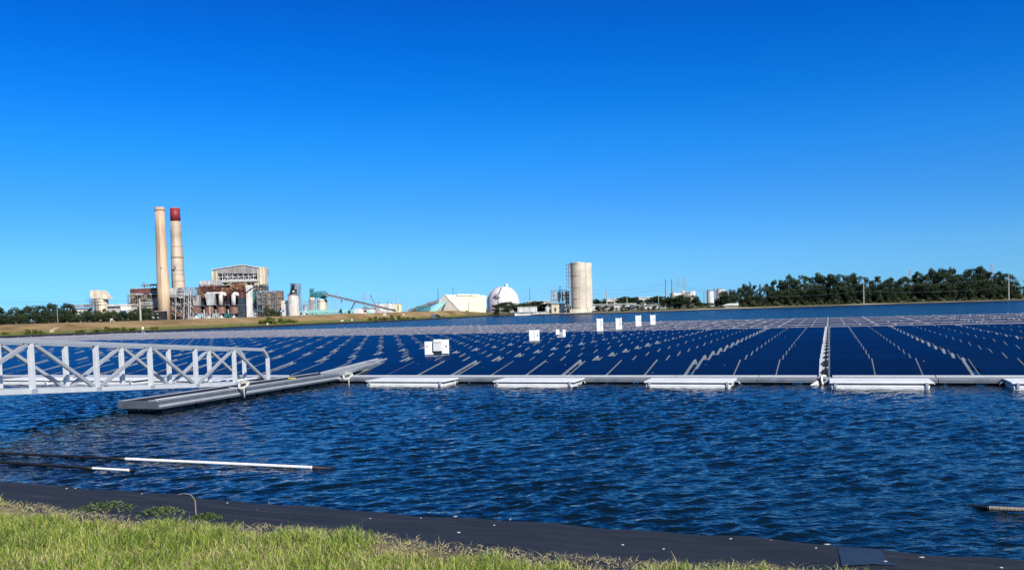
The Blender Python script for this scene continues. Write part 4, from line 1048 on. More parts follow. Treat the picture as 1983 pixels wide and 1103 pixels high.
mb = MB(); c.steel(mb, 596, 636, 600, None, 12, 2, .4, -2, 3, 1, True, 9); mb.build('base_frame', M['teal_light'], c.t)
c = BG('pipe_bridge', 'long low pale pipe bridge between the bins and the white sheds', 'pipe bridge', 610, 608, DP-60)
mb = MB(); c.steel(mb, 582, 690, 602.5, None, 26, 1, .35, 0, 3, .5, True, 9); c.b(mb, 582, 690, 602, 603, 0, 2); mb.build('steelwork', M['teal_light'], c.t)
c = BG('machine_cluster', 'small bluish machinery stack between white silo and twin bins', 'machinery', 590, 608, DP-50)
mb = MB(); c.steel(mb, 584, 597, 584, None, 3, 5, .3, 0, 5, .7, True, 19); c.b(mb, 587, 590, 590, 600, 1, 3); mb.build('steelwork', M['lattice'], c.t); c.part('tank', 'bwhite', (580, 596, 602.5, None, -2, 4), (590, 594, 594, 603, 0, 3))
# ---- conveyor
c = BG('conveyor', 'long grey conveyor gallery sloping from the twin bins down to the ground', 'conveyor', 700, 606, DP-45)
mb = MB(); a, b_ = c.q(626, 569, 3), c.q(768, 602, 3); mb.bar(a, b_, 3, 2.0); mb.build('gallery', M['conv'], c.t)
mb = MB(); mb.bar(c.q(628, 567.8, 2.6), c.q(768, 601, 2.6), 2.2, .5); mb.build('cover', M['lgrey'], c.t)
mb = MB(); a, b_ = c.q(720, 594, 0), c.q(742, 604, 0); mb.bar(a, b_, 2, 1); mb.bar(c.q(742, 604, 0), c.q(747, 610, -4), 1.4, 1); mb.build('lower_gallery', M['lgrey'], c.t)
for (x0, y0, x1, y1) in ((687, 585, 677.5, 604), (661, 580, 662, 584)):
    mb = MB(); mb.bar(c.q(x0, y0, 1), c.q(x1, y1, 1), 1.3, 1.3); mb.bar(c.q(x0, y0, 5), c.q(x1, y1, 5), .6, .6); mb.build('trestle', M['bluegrey'], c.t)
mb = MB()
for x in (643, 660, 688, 712): mb.bar(c.q(x, 569+(x-626)*.232+2, 3), (c.x(x+.8, 603), 3, -.5), .28)
mb.build('leg', M['lattice'], c.t)
# ---- sheds
c = BG('white_shed', 'low white domed shed beneath the middle of the long conveyor', 'building', 693, 606, DP-70)
mb = MB(); mb.prism([(c.x(685,600), -.5), (c.x(703,600), -.5), (c.x(703,600), c.z(703,601)), (c.x(699,598), c.z(699,597.6)), (c.x(690,598), c.z(690,597.3)), (c.x(685,600), c.z(685,602))], 'y', 0, 12); mb.build('body', M['bwhite'], c.t)
c = BG('low_plant_room', 'low white plant room with dark openings under the conveyor', 'building', 715, 606, DP-65)
c.part('wall', 'bwhite', (702, 725, 597, None, 0, 10)); c.part('roof', 'bgrey', (701, 726, 595.6, 597, -1, 11)); c.part('opening', 'void', (703, 710, 600, 604, -.2, .3), (704, 709, 594, 596, 0, 4)); c.part('unit', 'teal_light', (713, 720, 601, None, -3, -.5))
c = BG('long_white_building', 'long white building with rooftop vents behind the conveyor foot', 'building', 750, 606, DP+40)
c.part('wall', 'bwhite', (725, 768, 588.5, None, 0, 30)); c.part('wall_stripe', 'cream', (745, 767, 596, 598, -.3, .1)); c.part('roof_vent', 'bgrey', (746, 750, 585.5, 588.6, 4, 8), (757, 759, 585, 588.6, 4, 7), (738, 739.4, 591, 592.5, -.3, .2), (745, 746.4, 591, 592.5, -.3, .2), (754, 755.4, 591, 592.5, -.3, .2))
c = BG('transfer_tower', 'pale yellow conveyor transfer tower beside the leaning pole', 'building', 771, 605, DP-60)
c.part('wall', 'yellowroof', (767, 776.5, 588, None, 0, 8)); c.part('opening', 'void', (769.5, 772, 591, 601, -.2, .1)); c.part('roof', 'lgrey', (766.6, 777, 587, 588, -.4, 8.4))
c = BG('crane_boom', 'thin dark crane boom leaning left above the long white building', 'crane', 724, 596, DP-20)
mb = MB(); mb.bar(c.q(717.5, 572.5, 0), c.q(727, 590, 0), .9, .9); mb.bar(c.q(717.5, 572.5, 2), c.q(727, 590, 2), .5, .5); c.b(mb, 716, 719, 571, 573.5, -.5, 1.5); mb.build('boom', M['conv'], c.t)
c.part('cab', 'bgrey', (725, 730, 590, None, -1, 3))
# ---- warehouse tent
DW = 480.0
c = BG('a_frame_warehouse', 'pale yellow A-frame storage shed with a beige gable facing left', 'building', 890, 602, DW)
LN = 9.0
A0, A1, AP = (833.5, 602.5), (895.5, 602.5), (861.8, 570.8)
pa = [c.q(*A0, 0), c.q(*A1, 0), c.q(*AP, 10)]
gz0 = -.8
# gable plane: left corner far-ish, right corner near; ridge runs to the right
rb = c.q(941.5, 572.6, 22); eb = c.q(940.7, 602.5, 4)
gl0 = (pa[0][0], 7, gz0); gr0 = (pa[1][0], 0, gz0); ap = (pa[2][0], 5, pa[2][2]*1.0)
ap = tuple(np.array(W(861.8, 570.8, DW+5)) - np.array([c.rx, DW, c.gz])); rb = tuple(np.array(W(941.6, 572.4, DW+16)) - np.array([c.rx, DW, c.gz]))
gl0 = tuple(np.array(W(833.5, 602, DW+7)) - np.array([c.rx, DW, c.gz])); gl0 = (gl0[0], gl0[1], gz0)
br = (eb[0], 4, gz0); bk = (c.q(937, 602.5, 30)[0], 30, gz0)
mb = MB(); mb.add([gl0, gr0, ap], [(0,1,2)]); mb.build('gable', M['gable'], c.t)
mb = MB(); mb.add([gr0, br, rb, ap, gl0, bk], [(0,1,2,3), (3,2,5,4), (1,5,2)]); mb.build('roof', M['yellowroof'], c.t)
mb = MB(); 
P_ = np.array(ap)*.82+np.array(rb)*.18+np.array([0,0,0]); P_ = np.array(ap)+(np.array(rb)-np.array(ap))*.27; Q_ = np.array(ap)+(np.array(rb)-np.array(ap))*.82
mb.bar(P_+np.array([0,0,.2]), Q_+np.array([0,0,.2]), 2.2, 1.0); mb.build('ridge_vent', M['bwhite'], c.t)
mb = MB(); mb.bar(ap, gr0, .5, .5); mb.bar(ap, gl0, .6, .6); mb.bar(ap, rb, .5, .4); mb.build('edge_trim', M['bwhite'], c.t)
c = BG('turquoise_chute', 'turquoise covered conveyor chute climbing the beige gable', 'conveyor', 845, 602, DW-8)
mb = MB(); vs = [c.q(831, 602.5), c.q(846, 602.5), c.q(861.7, 588), c.q(863, 583), c.q(851, 585.5)]
mb.prism([(v[0], v[2]) for v in vs], 'y', 0, 5); mb.build('cover', M['teal_light'], c.t)
mb = MB(); vs = [c.q(852, 602.5), c.q(857, 602.5), c.q(862.5, 588), c.q(860, 589.5)]; mb.prism([(v[0], v[2]) for v in vs], 'y', 1, 4); mb.build('chute_shade', M['bluegrey'], c.t)  # dark wedge painted as the shade beside the chute
c = BG('lattice_conveyor', 'dark lattice conveyor rising to the ridge of the beige gable', 'conveyor', 820, 603, DW-2)
mb = MB(); 
for (a0, a1) in ((c.q(790, 600.5, 6), c.q(849, 580, 6)), (c.q(790, 603, 6), c.q(849, 583.5, 6))): mb.bar(a0, a1, .5, .5)
for i in range(18):
    f0, f1 = i/18, (i+1)/18; x0 = 790+59*f0; x1 = 790+59*f1
    mb.bar(c.q(x0, 600.5-20.5*f0, 6), c.q(x1, 603-19.5*f1, 6), .35, .35); mb.bar(c.q(x0, 603-19.5*f0, 6), c.q(x1, 600.5-20.5*f1, 6), .35, .35)
mb.build('gallery', M['conv'], c.t)
mb = MB(); mb.prism([(v[0], v[2]) for v in (c.q(786, 603.4), c.q(806, 603.4), c.q(849, 584.6), c.q(847, 583.6))], 'y', 7, 9); mb.build('lower_cover', M['bwhite'], c.t)
mb = MB(); c.steel(mb, 806, 832, 593, None, 8, 2, .25, 3, 6, .8, True, 20); mb.build('support_frame', M['teal'], c.t)
# ---- dome
DD = 520.0
c = BG('storage_dome', 'large pinkish white storage dome with a small box on its crown', 'dome', 975, 604, DD)
R = 32.5*c.k; cx = c.x(975, 590, R); zt = c.z(975, 553.5); mb = MB()
prof = [(R*.985, -1), (R, zt*.18), (R*.985, zt*.36), (R*.93, zt*.54), (R*.83, zt*.70), (R*.68, zt*.835), (R*.48, zt*.935), (R*.25, zt*.985), (R*.02, zt)]
def cmr(P, n=4):
    out = []
    for i in range(len(P)-1):
        p0 = P[max(i-1,0)]; p1 = P[i]; p2 = P[i+1]; p3 = P[min(i+2, len(P)-1)]
        for k in range(n):
            t_ = k/n; out.append(tuple(.5*((2*p1[j])+(-p0[j]+p2[j])*t_+(2*p0[j]-5*p1[j]+4*p2[j]-p3[j])*t_*t_+(-p0[j]+3*p1[j]-3*p2[j]+p3[j])*t_**3) for j in (0,1)))
    return out+[P[-1]]
mb.lathe(cx, R, cmr(prof), 56); ds_ = mb.build('shell', M['dome'], c.t, smooth=True)
mb = MB(); c.b(mb, 977.5, 983.8, 549.5, 555, R*.8, R*1.1); cb_ = mb.build('crown_box', M['bwhite'], ds_); mb = MB(); c.b(mb, 977, 979, 550.5, 553.5, R*.78, R*.8); mb.build('opening', M['void'], c.t)
def on_dome(px, py):   # nearest point of the dome surface on that pixel's ray, roughly
    x = c.x(px, py, 3); z = c.z(px, py, 3); r = float(np.interp(z, [p[1] for p in prof], [p[0] for p in prof])); dx = x-cx
    return (x, R - sqrt(max(r*r-dx*dx, 0)) - .35, z)
mb = MB(); pts = [on_dome(971, 557), on_dome(969, 562), on_dome(966.5, 568), on_dome(964, 573)]
for a_, b_ in zip(pts, pts[1:]): mb.bar(a_, b_, .6, .7)
q_ = on_dome(964, 570.5); mb.box(q_[0]-1.6, q_[0]+.7, q_[1]-1, q_[1]+.3, q_[2]-1, q_[2]+.6); q_ = on_dome(964.5, 575); mb.box(q_[0]-1, q_[0]+1, q_[1]-1, q_[1]+.3, q_[2]-.4, q_[2]+.2)
q_ = on_dome(965, 586); mb.bar(q_, on_dome(964.6, 575), .35, .35); mb.build('stair', M['steel'], c.t)
mb = MB(); pts = [on_dome(a_, b_) for a_, b_ in ((943.4, 585), (945, 575), (950, 566), (957, 559), (966, 554.5))]
for a_, b_ in zip(pts, pts[1:]): mb.bar(a_, b_, .5, .5)
mb.build('edge_cable', M['steel'], c.t)
# ---- white trailers below the trees
DT = 404.0
c = BG('white_trailer', 'white site trailer with ribbed walls in front of the trees, upper of two', 'trailer', 1021, 606, DT, gz=1.6)
bd_ = c.part('body', 'bwhite', (1002.3, 1040, 594, 604.2, 6, 14)); 
mb = MB()
for x in range(1004, 1040, 3): c.b(mb, x, x+.35, 594.8, 603.5, 5.8, 6)
mb.build('rib', M['lgrey'], bd_); c.part('base', 'bgrey', (1003, 1039, 604, None, 6.5, 13.5)); c.part('roof', 'bwhite', (1002, 1040.5, 593.4, 594, 5.7, 14.3))
c = BG('white_trailer', 'long low white trailer along the waterline, lower of two', 'trailer', 1025, 610, DT-17, gz=1.1)
c.part('body', 'bwhite', (996.5, 1063, 604.6, 610, 0, 6)); c.part('roof', 'lgrey', (996, 1063.5, 603.8, 604.5, -.4, 6.4)); c.part('base', 'bgrey', (997, 1062, 610, None, .5, 5.5)); c.part('window', 'void', (1011, 1013, 606, 607.6, -.1, .1), (1029, 1031, 606, 607.6, -.1, .1), (1044, 1046, 606, 607.6, -.1, .1))
c = BG('white_tank', 'small round white tank right of the upper trailer', 'tank', 1059.5, 604, DT+6, gz=1.6)
mb = MB(); c.cyl(mb, 1055.5, 1063.5, 594, None, cap=1.2, n=20); mb.build('shell', M['bwhite'], c.t)
# ---- silo cluster
DS = 415.0
c = BG('silo_cluster', 'cluster of three small white silos in a steel frame beside the twin silo', 'silo', 1084, 606, DS)
for x0 in (1071, 1079, 1088): mb = MB(); c.cyl(mb, x0, x0+6.6, 565, 577, n=16); c.cyl(mb, x0+.8, x0+5.8, 577, 584, n=16); mb.build('silo_shell', M['bwhite'], c.t)
mb = MB(); c.steel(mb, 1069, 1097, 562, 588, 4, 3, .14, -.5, 7, .3, True, 22)
for x in (1068.5, 1069.8, 1083, 1085.6): mb.bar(c.q(x, 553, 0), c.q(x+.8, 588, 0), .18)
mb.build('steelwork', M['lattice'], c.t)
c.part('machinery', 'steel', (1096, 1102, 564, 589, 3, 6), (1080, 1084, 577, 582, 1, 4), (1072, 1078, 578, 583, 1.5, 4))
c.part('base_house', 'cream', (1068, 1101, 588, None, -1, 9)); c.part('base_roof', 'bgrey', (1067.5, 1101.5, 586.8, 588, -1.4, 9.4)); c.part('opening', 'void', (1074, 1077, 596, 602, -1.2, -.9), (1084, 1086, 591, 594, -1.2, -.9))
# ---- twin silo
c = BG('twin_silo', 'tall pair of joined pale concrete silos with a stair up the left edge', 'silo', 1125, 606, DS-10)
mb = MB(); c.cyl(mb, 1103.8, 1134.3, 508.5, None, y=7.2, n=44); mb.build('left_silo', M['silo'], c.t, smooth=False)
mb = MB(); c.cyl(mb, 1121, 1145.8, 509.3, None, y=12, n=44); mb.build('right_silo', M['silo'], c.t, smooth=False)
for nm_, x0, x1, yy in (('left_silo', 1103.8, 1134.3, 7.2), ('right_silo', 1121, 1145.8, 12)):
    mb = MB(); xa = c.x(x0, 560, yy); xb = c.x(x1, 560, yy); r = (xb-xa)/2
    for y in (509.5, 533, 556, 578, 596): z = c.z(1120, y); mb.lathe((xa+xb)/2, yy, [(r+.01, z-.1), (r+.07, z-.05), (r+.07, z+.05), (r+.01, z+.1)], 44, caps=False)
    mb.build('casting_band', M['ring'], c.t)
c.part('roof_box', 'silo', (1118, 1126, 506.6, 509.2, 5, 9))
mb = MB(); x_ = c.x(1102.4, 560)
c.steel(mb, 1101.2, 1104.6, 511, None, 1, 13, .16, 3.5, 6, .0, True, 23)
for i in range(13):
    z0 = c.z(1103, 511+7*i); mb.box(x_-.9, x_+.8, 3.2, 6.2, z0-.5, z0-.28); mb.box(x_-.9, x_-.78, 3.2, 6.2, z0-.4, z0+.5)
mb.build('stair', M['steel'], c.t)
mb = MB(); c.b(mb, 1125, 1137, 597.4, None, -1.5, 4); c.b(mb, 1137.6, 1145.6, 596.6, None, -.5, 4); mb.build('base_room', M['cream'], c.t)
mb = MB(); c.b(mb, 1103.5, 1125, 598, None, -2, 4); mb.build('base_room', M['silo'], c.t)
mb = MB(); mb.bar((c.x(1134.3, 556, 6.4)+.1, 6.4, -.5), (c.x(1134.3, 556, 6.4)+.1, 6.4, c.z(1133, 510)), .34, .4); mb.build('crease_shade', M['ring'], c.t)  # dark strip added to draw the shade in the crease between the silos
# ---- low white warehouses
def warehouse(x0, x1, yt, d, label, roofmat='bwhite', doors=(), gz=1.9):
    c = BG('warehouse', label, 'building', (x0+x1)/2, 600, d, gz=gz)
    wl_ = c.part('wall', 'bwhite', (x0, x1, yt, None, 0, 40)); c.part('roof', roofmat, (x0-.4, x1+.4, yt-1.0, yt, -.8, 41))
    mb = MB()
    for a_, b_, ya, yb in doors: c.b(mb, a_, b_, ya, yb, -.15, .2)
    if doors: mb.build('door_opening', M['bgrey'], wl_)
    rr = random.Random(int(x0)); mb = MB(); x = x0+2
    while x < x1-2: c.b(mb, x, x+.3, yt+.3, 602, -.08, .1); x += rr.uniform(3, 6)
    mb.build('wall_seam', M['lgrey'], wl_); return c
warehouse(1147, 1232, 589.0, 520, 'long low white warehouse right of the twin silo', doors=((1152, 1158, 594, 598), (1166, 1172, 594, 598), (1192, 1206, 594, 600), (1215, 1219, 593, 598)))
warehouse(1228, 1290, 590.5, 505, 'low grey roofed warehouse just left of the dark tall pole', 'lgrey', doors=((1236, 1244, 594, 598), (1262, 1270, 594, 598)))
warehouse(1174, 1206, 578.4, 1000, 'pale warehouse roof showing over the middle trees, left one', doors=((1180, 1190, 582, 586),), gz=2)
warehouse(1236, 1266, 576, 1050, 'taller pale warehouse showing over the middle trees, right one', doors=((1245, 1252, 580, 585),), gz=2)
warehouse(1022, 1068, 583.5, 800, 'pale warehouse roof behind the trees left of the small silos', gz=2)
c = BG('white_tank', 'short white oil tank among bushes right of the long warehouse doors', 'tank', 1200, 600, 470, gz=1.6); mb = MB(); c.cyl(mb, 1193, 1208, 595, None, cap=1, n=24); mb.build('shell', M['bwhite'], c.t)
DB = 620.0
c = BG('white_factory', 'white factory block behind trees under the two pale lattice towers', 'building', 1326, 590, DB)
c.part('wall', 'bwhite', (1304.5, 1328, 566.8, None, 0, 14), (1331, 1347, 565.5, None, 2, 14), (1321, 1326, 563.3, 567, 2, 6), (1338, 1346, 563, 566, 3, 8)); c.part('wall', 'cream', (1324, 1336, 571, None, -2, 3))
c.part('opening', 'void', (1326, 1328, 575, 584, -2.2, -1.9), (1308, 1310, 572, 574, -.2, .1), (1340, 1342, 571, 573, 1.8, 2.1))
mb = MB(); c.steel(mb, 1322, 1336, 566, None, 4, 4, .3, -4, -2, .5, True, 41); mb.build('steelwork', M['steel'], c.t)
c = BG('silo_pair', 'pair of short white silos with rooftop gear left of the right-hand woods', 'silo', 1386, 590, DB-20)
mb = MB(); c.cyl(mb, 1368.5, 1382, 563.8, None, n=26); mb.build('silo_shell', M['bwhite'], c.t); mb = MB(); c.cyl(mb, 1386.5, 1404.5, 560.5, None, n=26); mb.build('silo_shell', M['bwhite'], c.t)
mb = MB(); c.b(mb, 1371, 1377, 561, 564, 2, 5); c.b(mb, 1391, 1398, 557.8, 560.6, 4, 7); c.steel(mb, 1383, 1386.4, 558, None, 1, 8, .2, 2, 5, .5, True, 2); mb.build('rooftop_gear', M['steel'], c.t)
c = BG('white_trailer', 'white box trailer at the left foot of the right-hand woods', 'trailer', 1415, 591, 440, gz=1.3)
mb = MB(); v = [c.q(1399.5, 591.5), c.q(1411, 587.5), c.q(1430, 586.6), c.q(1430, 590.8)]; mb.prism([(a_[0], a_[2]) for a_ in v], 'y', 0, 3); mb.build('body', M['bwhite'], c.t); c.part('base', 'bgrey', (1403, 1429, 591, None, .4, 2.6))
# ---- left-hand sheds
c = BG('hopper_building', 'cream hopper building with slanting top above the left trees', 'building', 192, 612, DP)
mb = MB(); mb.prism([(a_[0], a_[2]) for a_ in (c.q(174.8, 574), c.q(174.6, 562), c.q(192, 561.4), c.q(198, 564), c.q(203, 571), c.q(208.6, 577.6), c.q(208.8, 578.6), c.q(176, 578))], 'y', 0, 12); mb.build('hood', M['cream'], c.t)
mb = MB(); c.cyl(mb, 184, 208.8, 578, None, n=26, y=6.5); mb.build('drum', M['cream'], c.t)
mb = MB()
for y in (578, 584, 590): c.cyl(mb, 183.6, 209.2, y-.5, y+.3, n=26, y=6.5)
mb.build('drum_ring', M['ring'], c.t)
mb = MB(); c.steel(mb, 168, 190, 578, None, 5, 4, .35, -4, 2, .5, True, 50); c.b(mb, 176, 182, 582, 590, -1, 1); mb.build('steelwork', M['steel'], c.t)
c = BG('gabled_shed', 'white gabled shed with dark roof left of the cream hopper building', 'building', 148, 612, DP-30)
mb = MB(); mb.prism([(a_[0], a_[2]) for a_ in (c.q(133, 603), c.q(133.5, 590), c.q(141, 598), c.q(141, 604))], 'y', 0, 3); c.b(mb, 142, 163, 597, None, 3, 14); mb.build('wall', M['bwhite'], c.t)
c.part('roof', 'bgrey', (136, 163, 589.8, 592.6, 1, 16), (140, 163, 592.4, 594.5, 0, 14)); c.part('opening', 'void', (141, 147, 596, 597.6, 2.8, 3.1))
c = BG('flat_shed', 'low grey and white flat roofed shed between hopper building and boiler house', 'building', 232, 612, DP-20)
c.part('wall', 'lgrey', (208, 233, 592, None, 2, 14)); c.part('wall', 'bwhite', (233, 254, 591, 601, 0, 14), (248, 254, 600, None, 0, 10)); c.part('roof', 'bwhite', (207, 255, 589, 592, -.5, 15))
mb = MB(); mb.prism([(a_[0], a_[2]) for a_ in (c.q(236, 590.4), c.q(249, 585.6), c.q(250, 590.4))], 'y', 4, 5); mb.build('lean_to', M['void'], c.t)
c = BG('dark_vehicle_shed', 'dark open shed just left of the tan chimney base', 'building', 308, 617, DP-50)
c.part('wall', 'void', (296, 319, 603, None, 2, 8)); c.part('roof', 'bgrey', (297, 319, 601.6, 603, 1, 8)); c.part('doorframe', 'bwhite', (289, 298, 612, 616, -1, 1), (297, 306, 607, 608, 1, 1.8), (300, 307, 614, 616, .5, 1.5))
# ================================================================ poles, towers, wires
def pole(px, yt, yb, w, d, label, mat='pole', arms=0, gz=None):
    base = W(px, yb, d); gz_ = base[2]-1.5
    c = BG('utility_pole', label, 'pole', px, yb, d, 'utility poles along the far banks', gz=gz_); c.gz = gz_; c.t.location[2] = gz_
    mb = MB(); zt = W(px, yt, d)[2]-gz_; mb.tube([(0,0,0), (0,0,zt)], [w*c.k*.62, w*c.k*.42], 8); mb.build('shaft', M[mat], c.t)
    if arms:
        mb = MB()
        for i in range(arms): mb.bar((-2.2*c.k-1, 0, zt-.8-i*1.6), (2.2*c.k+1, 0, zt-.8-i*1.6), .16)
        mb.build('cross_arm', M[mat], c.t)
    return c
pole(272.5, 579, 619, 3.4, 285, 'thick leaning grey pole standing in front of the left boiler house trees')
pole(407.5, 592, 624, 2.0, 262, 'thin pale pole on the bank below the boiler hall ducts')
pole(112, 598, 625, 1.0, 262, 'short thin pole in front of the left trees', 'lattice')
pole(770.5, 568, 617, 2.2, 345, 'tall pole with pale box at the water beside the yellow transfer tower', 'pole')
pole(734, 583, 606, 1.2, 420, 'dark thin pole crossing the lower conveyor', 'dark_pole'); pole(751.5, 582, 602, .8, 500, 'thin dark pole in front of the long white building', 'dark_pole')
pole(830, 583, 618, 1.3, 360, 'dark pole on the bank left of the turquoise chute', 'dark_pole'); pole(849.2, 559, 600, 1.3, 800, 'tall brownish pole above the beige gable, left of two', 'dark_pole'); pole(878.5, 556, 600, 1.1, 820, 'tall brownish pole behind the yellow roof, right of two', 'dark_pole')
pole(908, 583.5, 616, 1.4, 372, 'dark pole on the bank in front of the yellow roof', 'dark_pole'); pole(788, 583, 604, .8, 600, 'thin pole between transfer tower and lattice conveyor', 'lattice')
pole(1026.5, 556, 592, .9, 900, 'faint dark pole left of the trees behind trailers', 'dark_pole'); pole(1029.5, 557, 592, .9, 900, 'faint pale pole right beside the faint dark pole', 'lattice')
pole(1175.5, 562, 603.5, 2.3, 440, 'pale concrete pole first to the right of the twin silo'); pole(1189.8, 572, 604.5, 2.0, 430, 'pale concrete pole second to the right of the twin silo')
pole(1214.5, 575, 602, 1.3, 450, 'slim pale pole third to the right of the twin silo'); pole(1247.5, 579, 600.5, 1.1, 450, 'slim short pale pole fourth to the right of the twin silo'); pole(1275.5, 571, 598.5, 1.2, 450, 'slim pale pole left of the tall dark pole')
pole(1289.2, 540, 572, 1.4, 540, 'tallest dark pole of the middle shore, left of a pair', 'dark_pole'); pole(1301, 541, 570, 1.4, 560, 'tall dark pole of the middle shore, right of a pair', 'dark_pole'); pole(1290.5, 560, 586, 1.8, 500, 'pale pole overlapping the foot of the tallest dark pole', 'pole'); pole(1303, 558, 580, 1.4, 560, 'pale pole next to the right dark pole foot')
pole(1363.5, 564, 586, 1.0, 620, 'dark thin pole left of the white silo pair', 'dark_pole'); pole(1410.8, 561, 589, 1.4, 455, 'grey pole over the box trailer')
pole(1672.8, 541.5, 586.5, 1.8, 440, 'grey pole standing before the middle of the right woods', arms=0); pole(1953.5, 529.5, 579.5, 2.0, 436, 'grey pole at the right end of the woods', arms=0)
pole(1165, 592, 603, .8, 450, 'very short thin pole beside the warehouse doors', 'lattice'); pole(1124, 586, 606, 1.4, 560, 'dark pole in front of the twin silo base', 'dark_pole'); pole(965.5, 590, 602, 1.0, 560, 'thin pole in front of the dome foot', 'dark_pole')
def tower(px, yt, yb, d, label, wpx=9, arms=3, gz=None):
    base = W(px, yb, d); gz_ = base[2]-1
    c = BG('lattice_tower', label, 'pylon', px, yb, d, 'lattice towers behind the shore', gz=gz_); k = c.k; c.gz = gz_; c.t.location[2] = gz_
    Hh = W(px, yt, d)[2]-gz_; b0 = wpx*k*.5; tw = 1.1*k; mb = MB(); n = 7; w_ = .18
    def rad(f): return b0*(1-f)**1.1*.8 + tw
    for i in range(n):
        f0, f1 = i/n, (i+1)/n; r0, r1 = rad(f0), rad(f1); z0, z1 = Hh*f0, Hh*f1
        for sx, sy in ((-1,-1),(1,-1),(1,1),(-1,1)): mb.bar((sx*r0, sy*r0, z0), (sx*r1, sy*r1, z1), w_)
        for sy in (-1, 1): mb.bar((-r0, sy*r0, z0), (r1, sy*r1, z1), w_*.7); mb.bar((r0, sy*r0, z0), (-r1, sy*r1, z1), w_*.7); mb.bar((-r1, sy*r1, z1), (r1, sy*r1, z1), w_*.7)
    mb.build('mast', M['lattice'], c.t)
    for i in range(arms):
        z = Hh*(.97-.13*i); a_ = (5.5-.3*i)*k; mb = MB(); mb.bar((-a_, 0, z), (a_, 0, z), w_); mb.bar((-a_, 0, z), (0, 0, z+1.2*k), w_*.7); mb.bar((a_, 0, z), (0, 0, z+1.2*k), w_*.7); mb.build('cross_arm', M['lattice'], c.t)
    return c
tower(1315, 537, 577, 1150, 'pale lattice tower above the white factory, left of two', 9); tower(1326.5, 538, 577, 1150, 'pale lattice tower above the white factory, right of two', 9)
tower(1763, 522, 570, 900, 'lattice tower peeking over the woods right of centre', 12); tower(1921, 511, 570, 900, 'taller lattice tower peeking over the woods near the right edge', 13)
tower(652, 564, 604, 1300, 'faint lattice tower behind the upper conveyor', 6, 2); tower(705.5, 568, 604, 1300, 'faint lattice tower behind the middle of the conveyor', 6, 2)
def wire(px0, y0, px1, y1, d0, d1, sag, label, r=.045):
    a_, b_ = W(px0, y0, d0), W(px1, y1, d1); n = 16; k = (d0+d1)/2/F
    mb = MB(); mb.tube([tuple((a_*(1-i/n)+b_*(i/n)) - a_ - np.array([0,0,1])*sag*k*4*(i/n)*(1-i/n)) for i in range(n+1)], r, 4, caps=False)
    tag(mb.build('power_line', M['wire'], loc=a_, fix=False), label, 'power line', 'overhead wires behind the far bank')
wire(-60, 583, 272, 582, 600, 600, 2, 'upper faint wire crossing the sky over the left trees'); wire(-60, 586, 272, 590, 600, 600, 2, 'lower faint wire crossing the sky over the left trees')
wire(636, 575, 849, 577, 1000, 1000, 3, 'faint wire from the conveyor head past the long white building'); wire(636, 581, 849, 583, 1000, 1000, 3, 'lower faint wire across the long white building roofline')
wire(849, 573, 1026, 578, 820, 820, 2, 'faint wire over the yellow roof and dome'); wire(1146, 562, 1289, 549, 600, 600, 5, 'upper wire from the twin silo to the tall dark pole'); wire(1146, 569, 1289, 557, 600, 600, 5, 'lower wire from the twin silo to the tall dark pole')
wire(1289, 543, 1410, 563, 600, 560, 5, 'upper wire descending from the tall dark pole to the right woods'); wire(1301, 551, 1410, 567, 600, 560, 4, 'lower wire descending from the tall dark pole to the right woods')
wire(1410.8, 562, 1672.8, 549, 455, 438, 6, 'upper wire in front of the woods, left span'); wire(1672.8, 549, 1953.5, 537, 438, 434, 6, 'upper wire in front of the woods, right span'); wire(1410.8, 571, 1672.8, 563, 455, 438, 6, 'lower wire in front of the woods, left span'); wire(1672.8, 563, 1953.5, 555, 438, 434, 6, 'lower wire in front of the woods, right span'); wire(1953.5, 540, 2120, 540, 436, 440, 3, 'wire running off the right edge of the frame')
# ---- small things on the far bank
def small(name, label, cat, px, py, boxes, mat='bwhite', d=None, zoff=0):
    p = shore_d(px); d = p[1] + 12 if d is None else d
    c = BG(name, label, cat, px, py, d); c.gz = W(px, py, d)[2]-.2; c.t.location[2] = c.gz
    for i, (nm_, m_, bs) in enumerate(boxes):
        mb = MB()
        for (x0, x1, yt, yb) in bs: c.b(mb, x0, x1, yt, yb, 0, max(.4, (x1-x0)*c.k*.6))
        mb.build(nm_, M[m_], c.t)
    return c
small('bank_pump', 'dark blue pump with hose at the waterline left of the dome bank', 'pump', 839, 616, [('body', 'bluegrey', [(834.5, 843, 608.5, 617)]), ('stand', 'black', [(833, 845, 616.5, 618)])], d=shore_d(839)[1]+3)
c = BG('drain_hose', 'black hose curling over the bank beside the pump', 'hose', 855, 616, shore_d(855)[1]+3, gz=.4)
mb = MB(); mb.tube([c.q(843, 610, 0), c.q(848, 611.5, 0), c.q(852, 615, -.5), c.q(858, 617.5, -1)], .35, 6); mb.tube([c.q(868, 617.6, -1), c.q(880, 615.8, 0), c.q(892, 617, 0), c.q(898, 618, -1)], .4, 6); mb.tube([c.q(846, 609, 1), c.q(853, 612, 1), c.q(860, 614, 1)], .25, 6); mb.build('hose', M['black'], c.t, smooth=True)
small('bank_marker', 'white post and round sign on the crest left of the boiler house', 'sign', 215, 621, [('post', 'bwhite', [(213.3, 214.3, 616.5, 624)]), ('disc', 'bwhite', [(214.9, 217.6, 616.3, 619.4)])], d=shore_d(215)[1]+27)
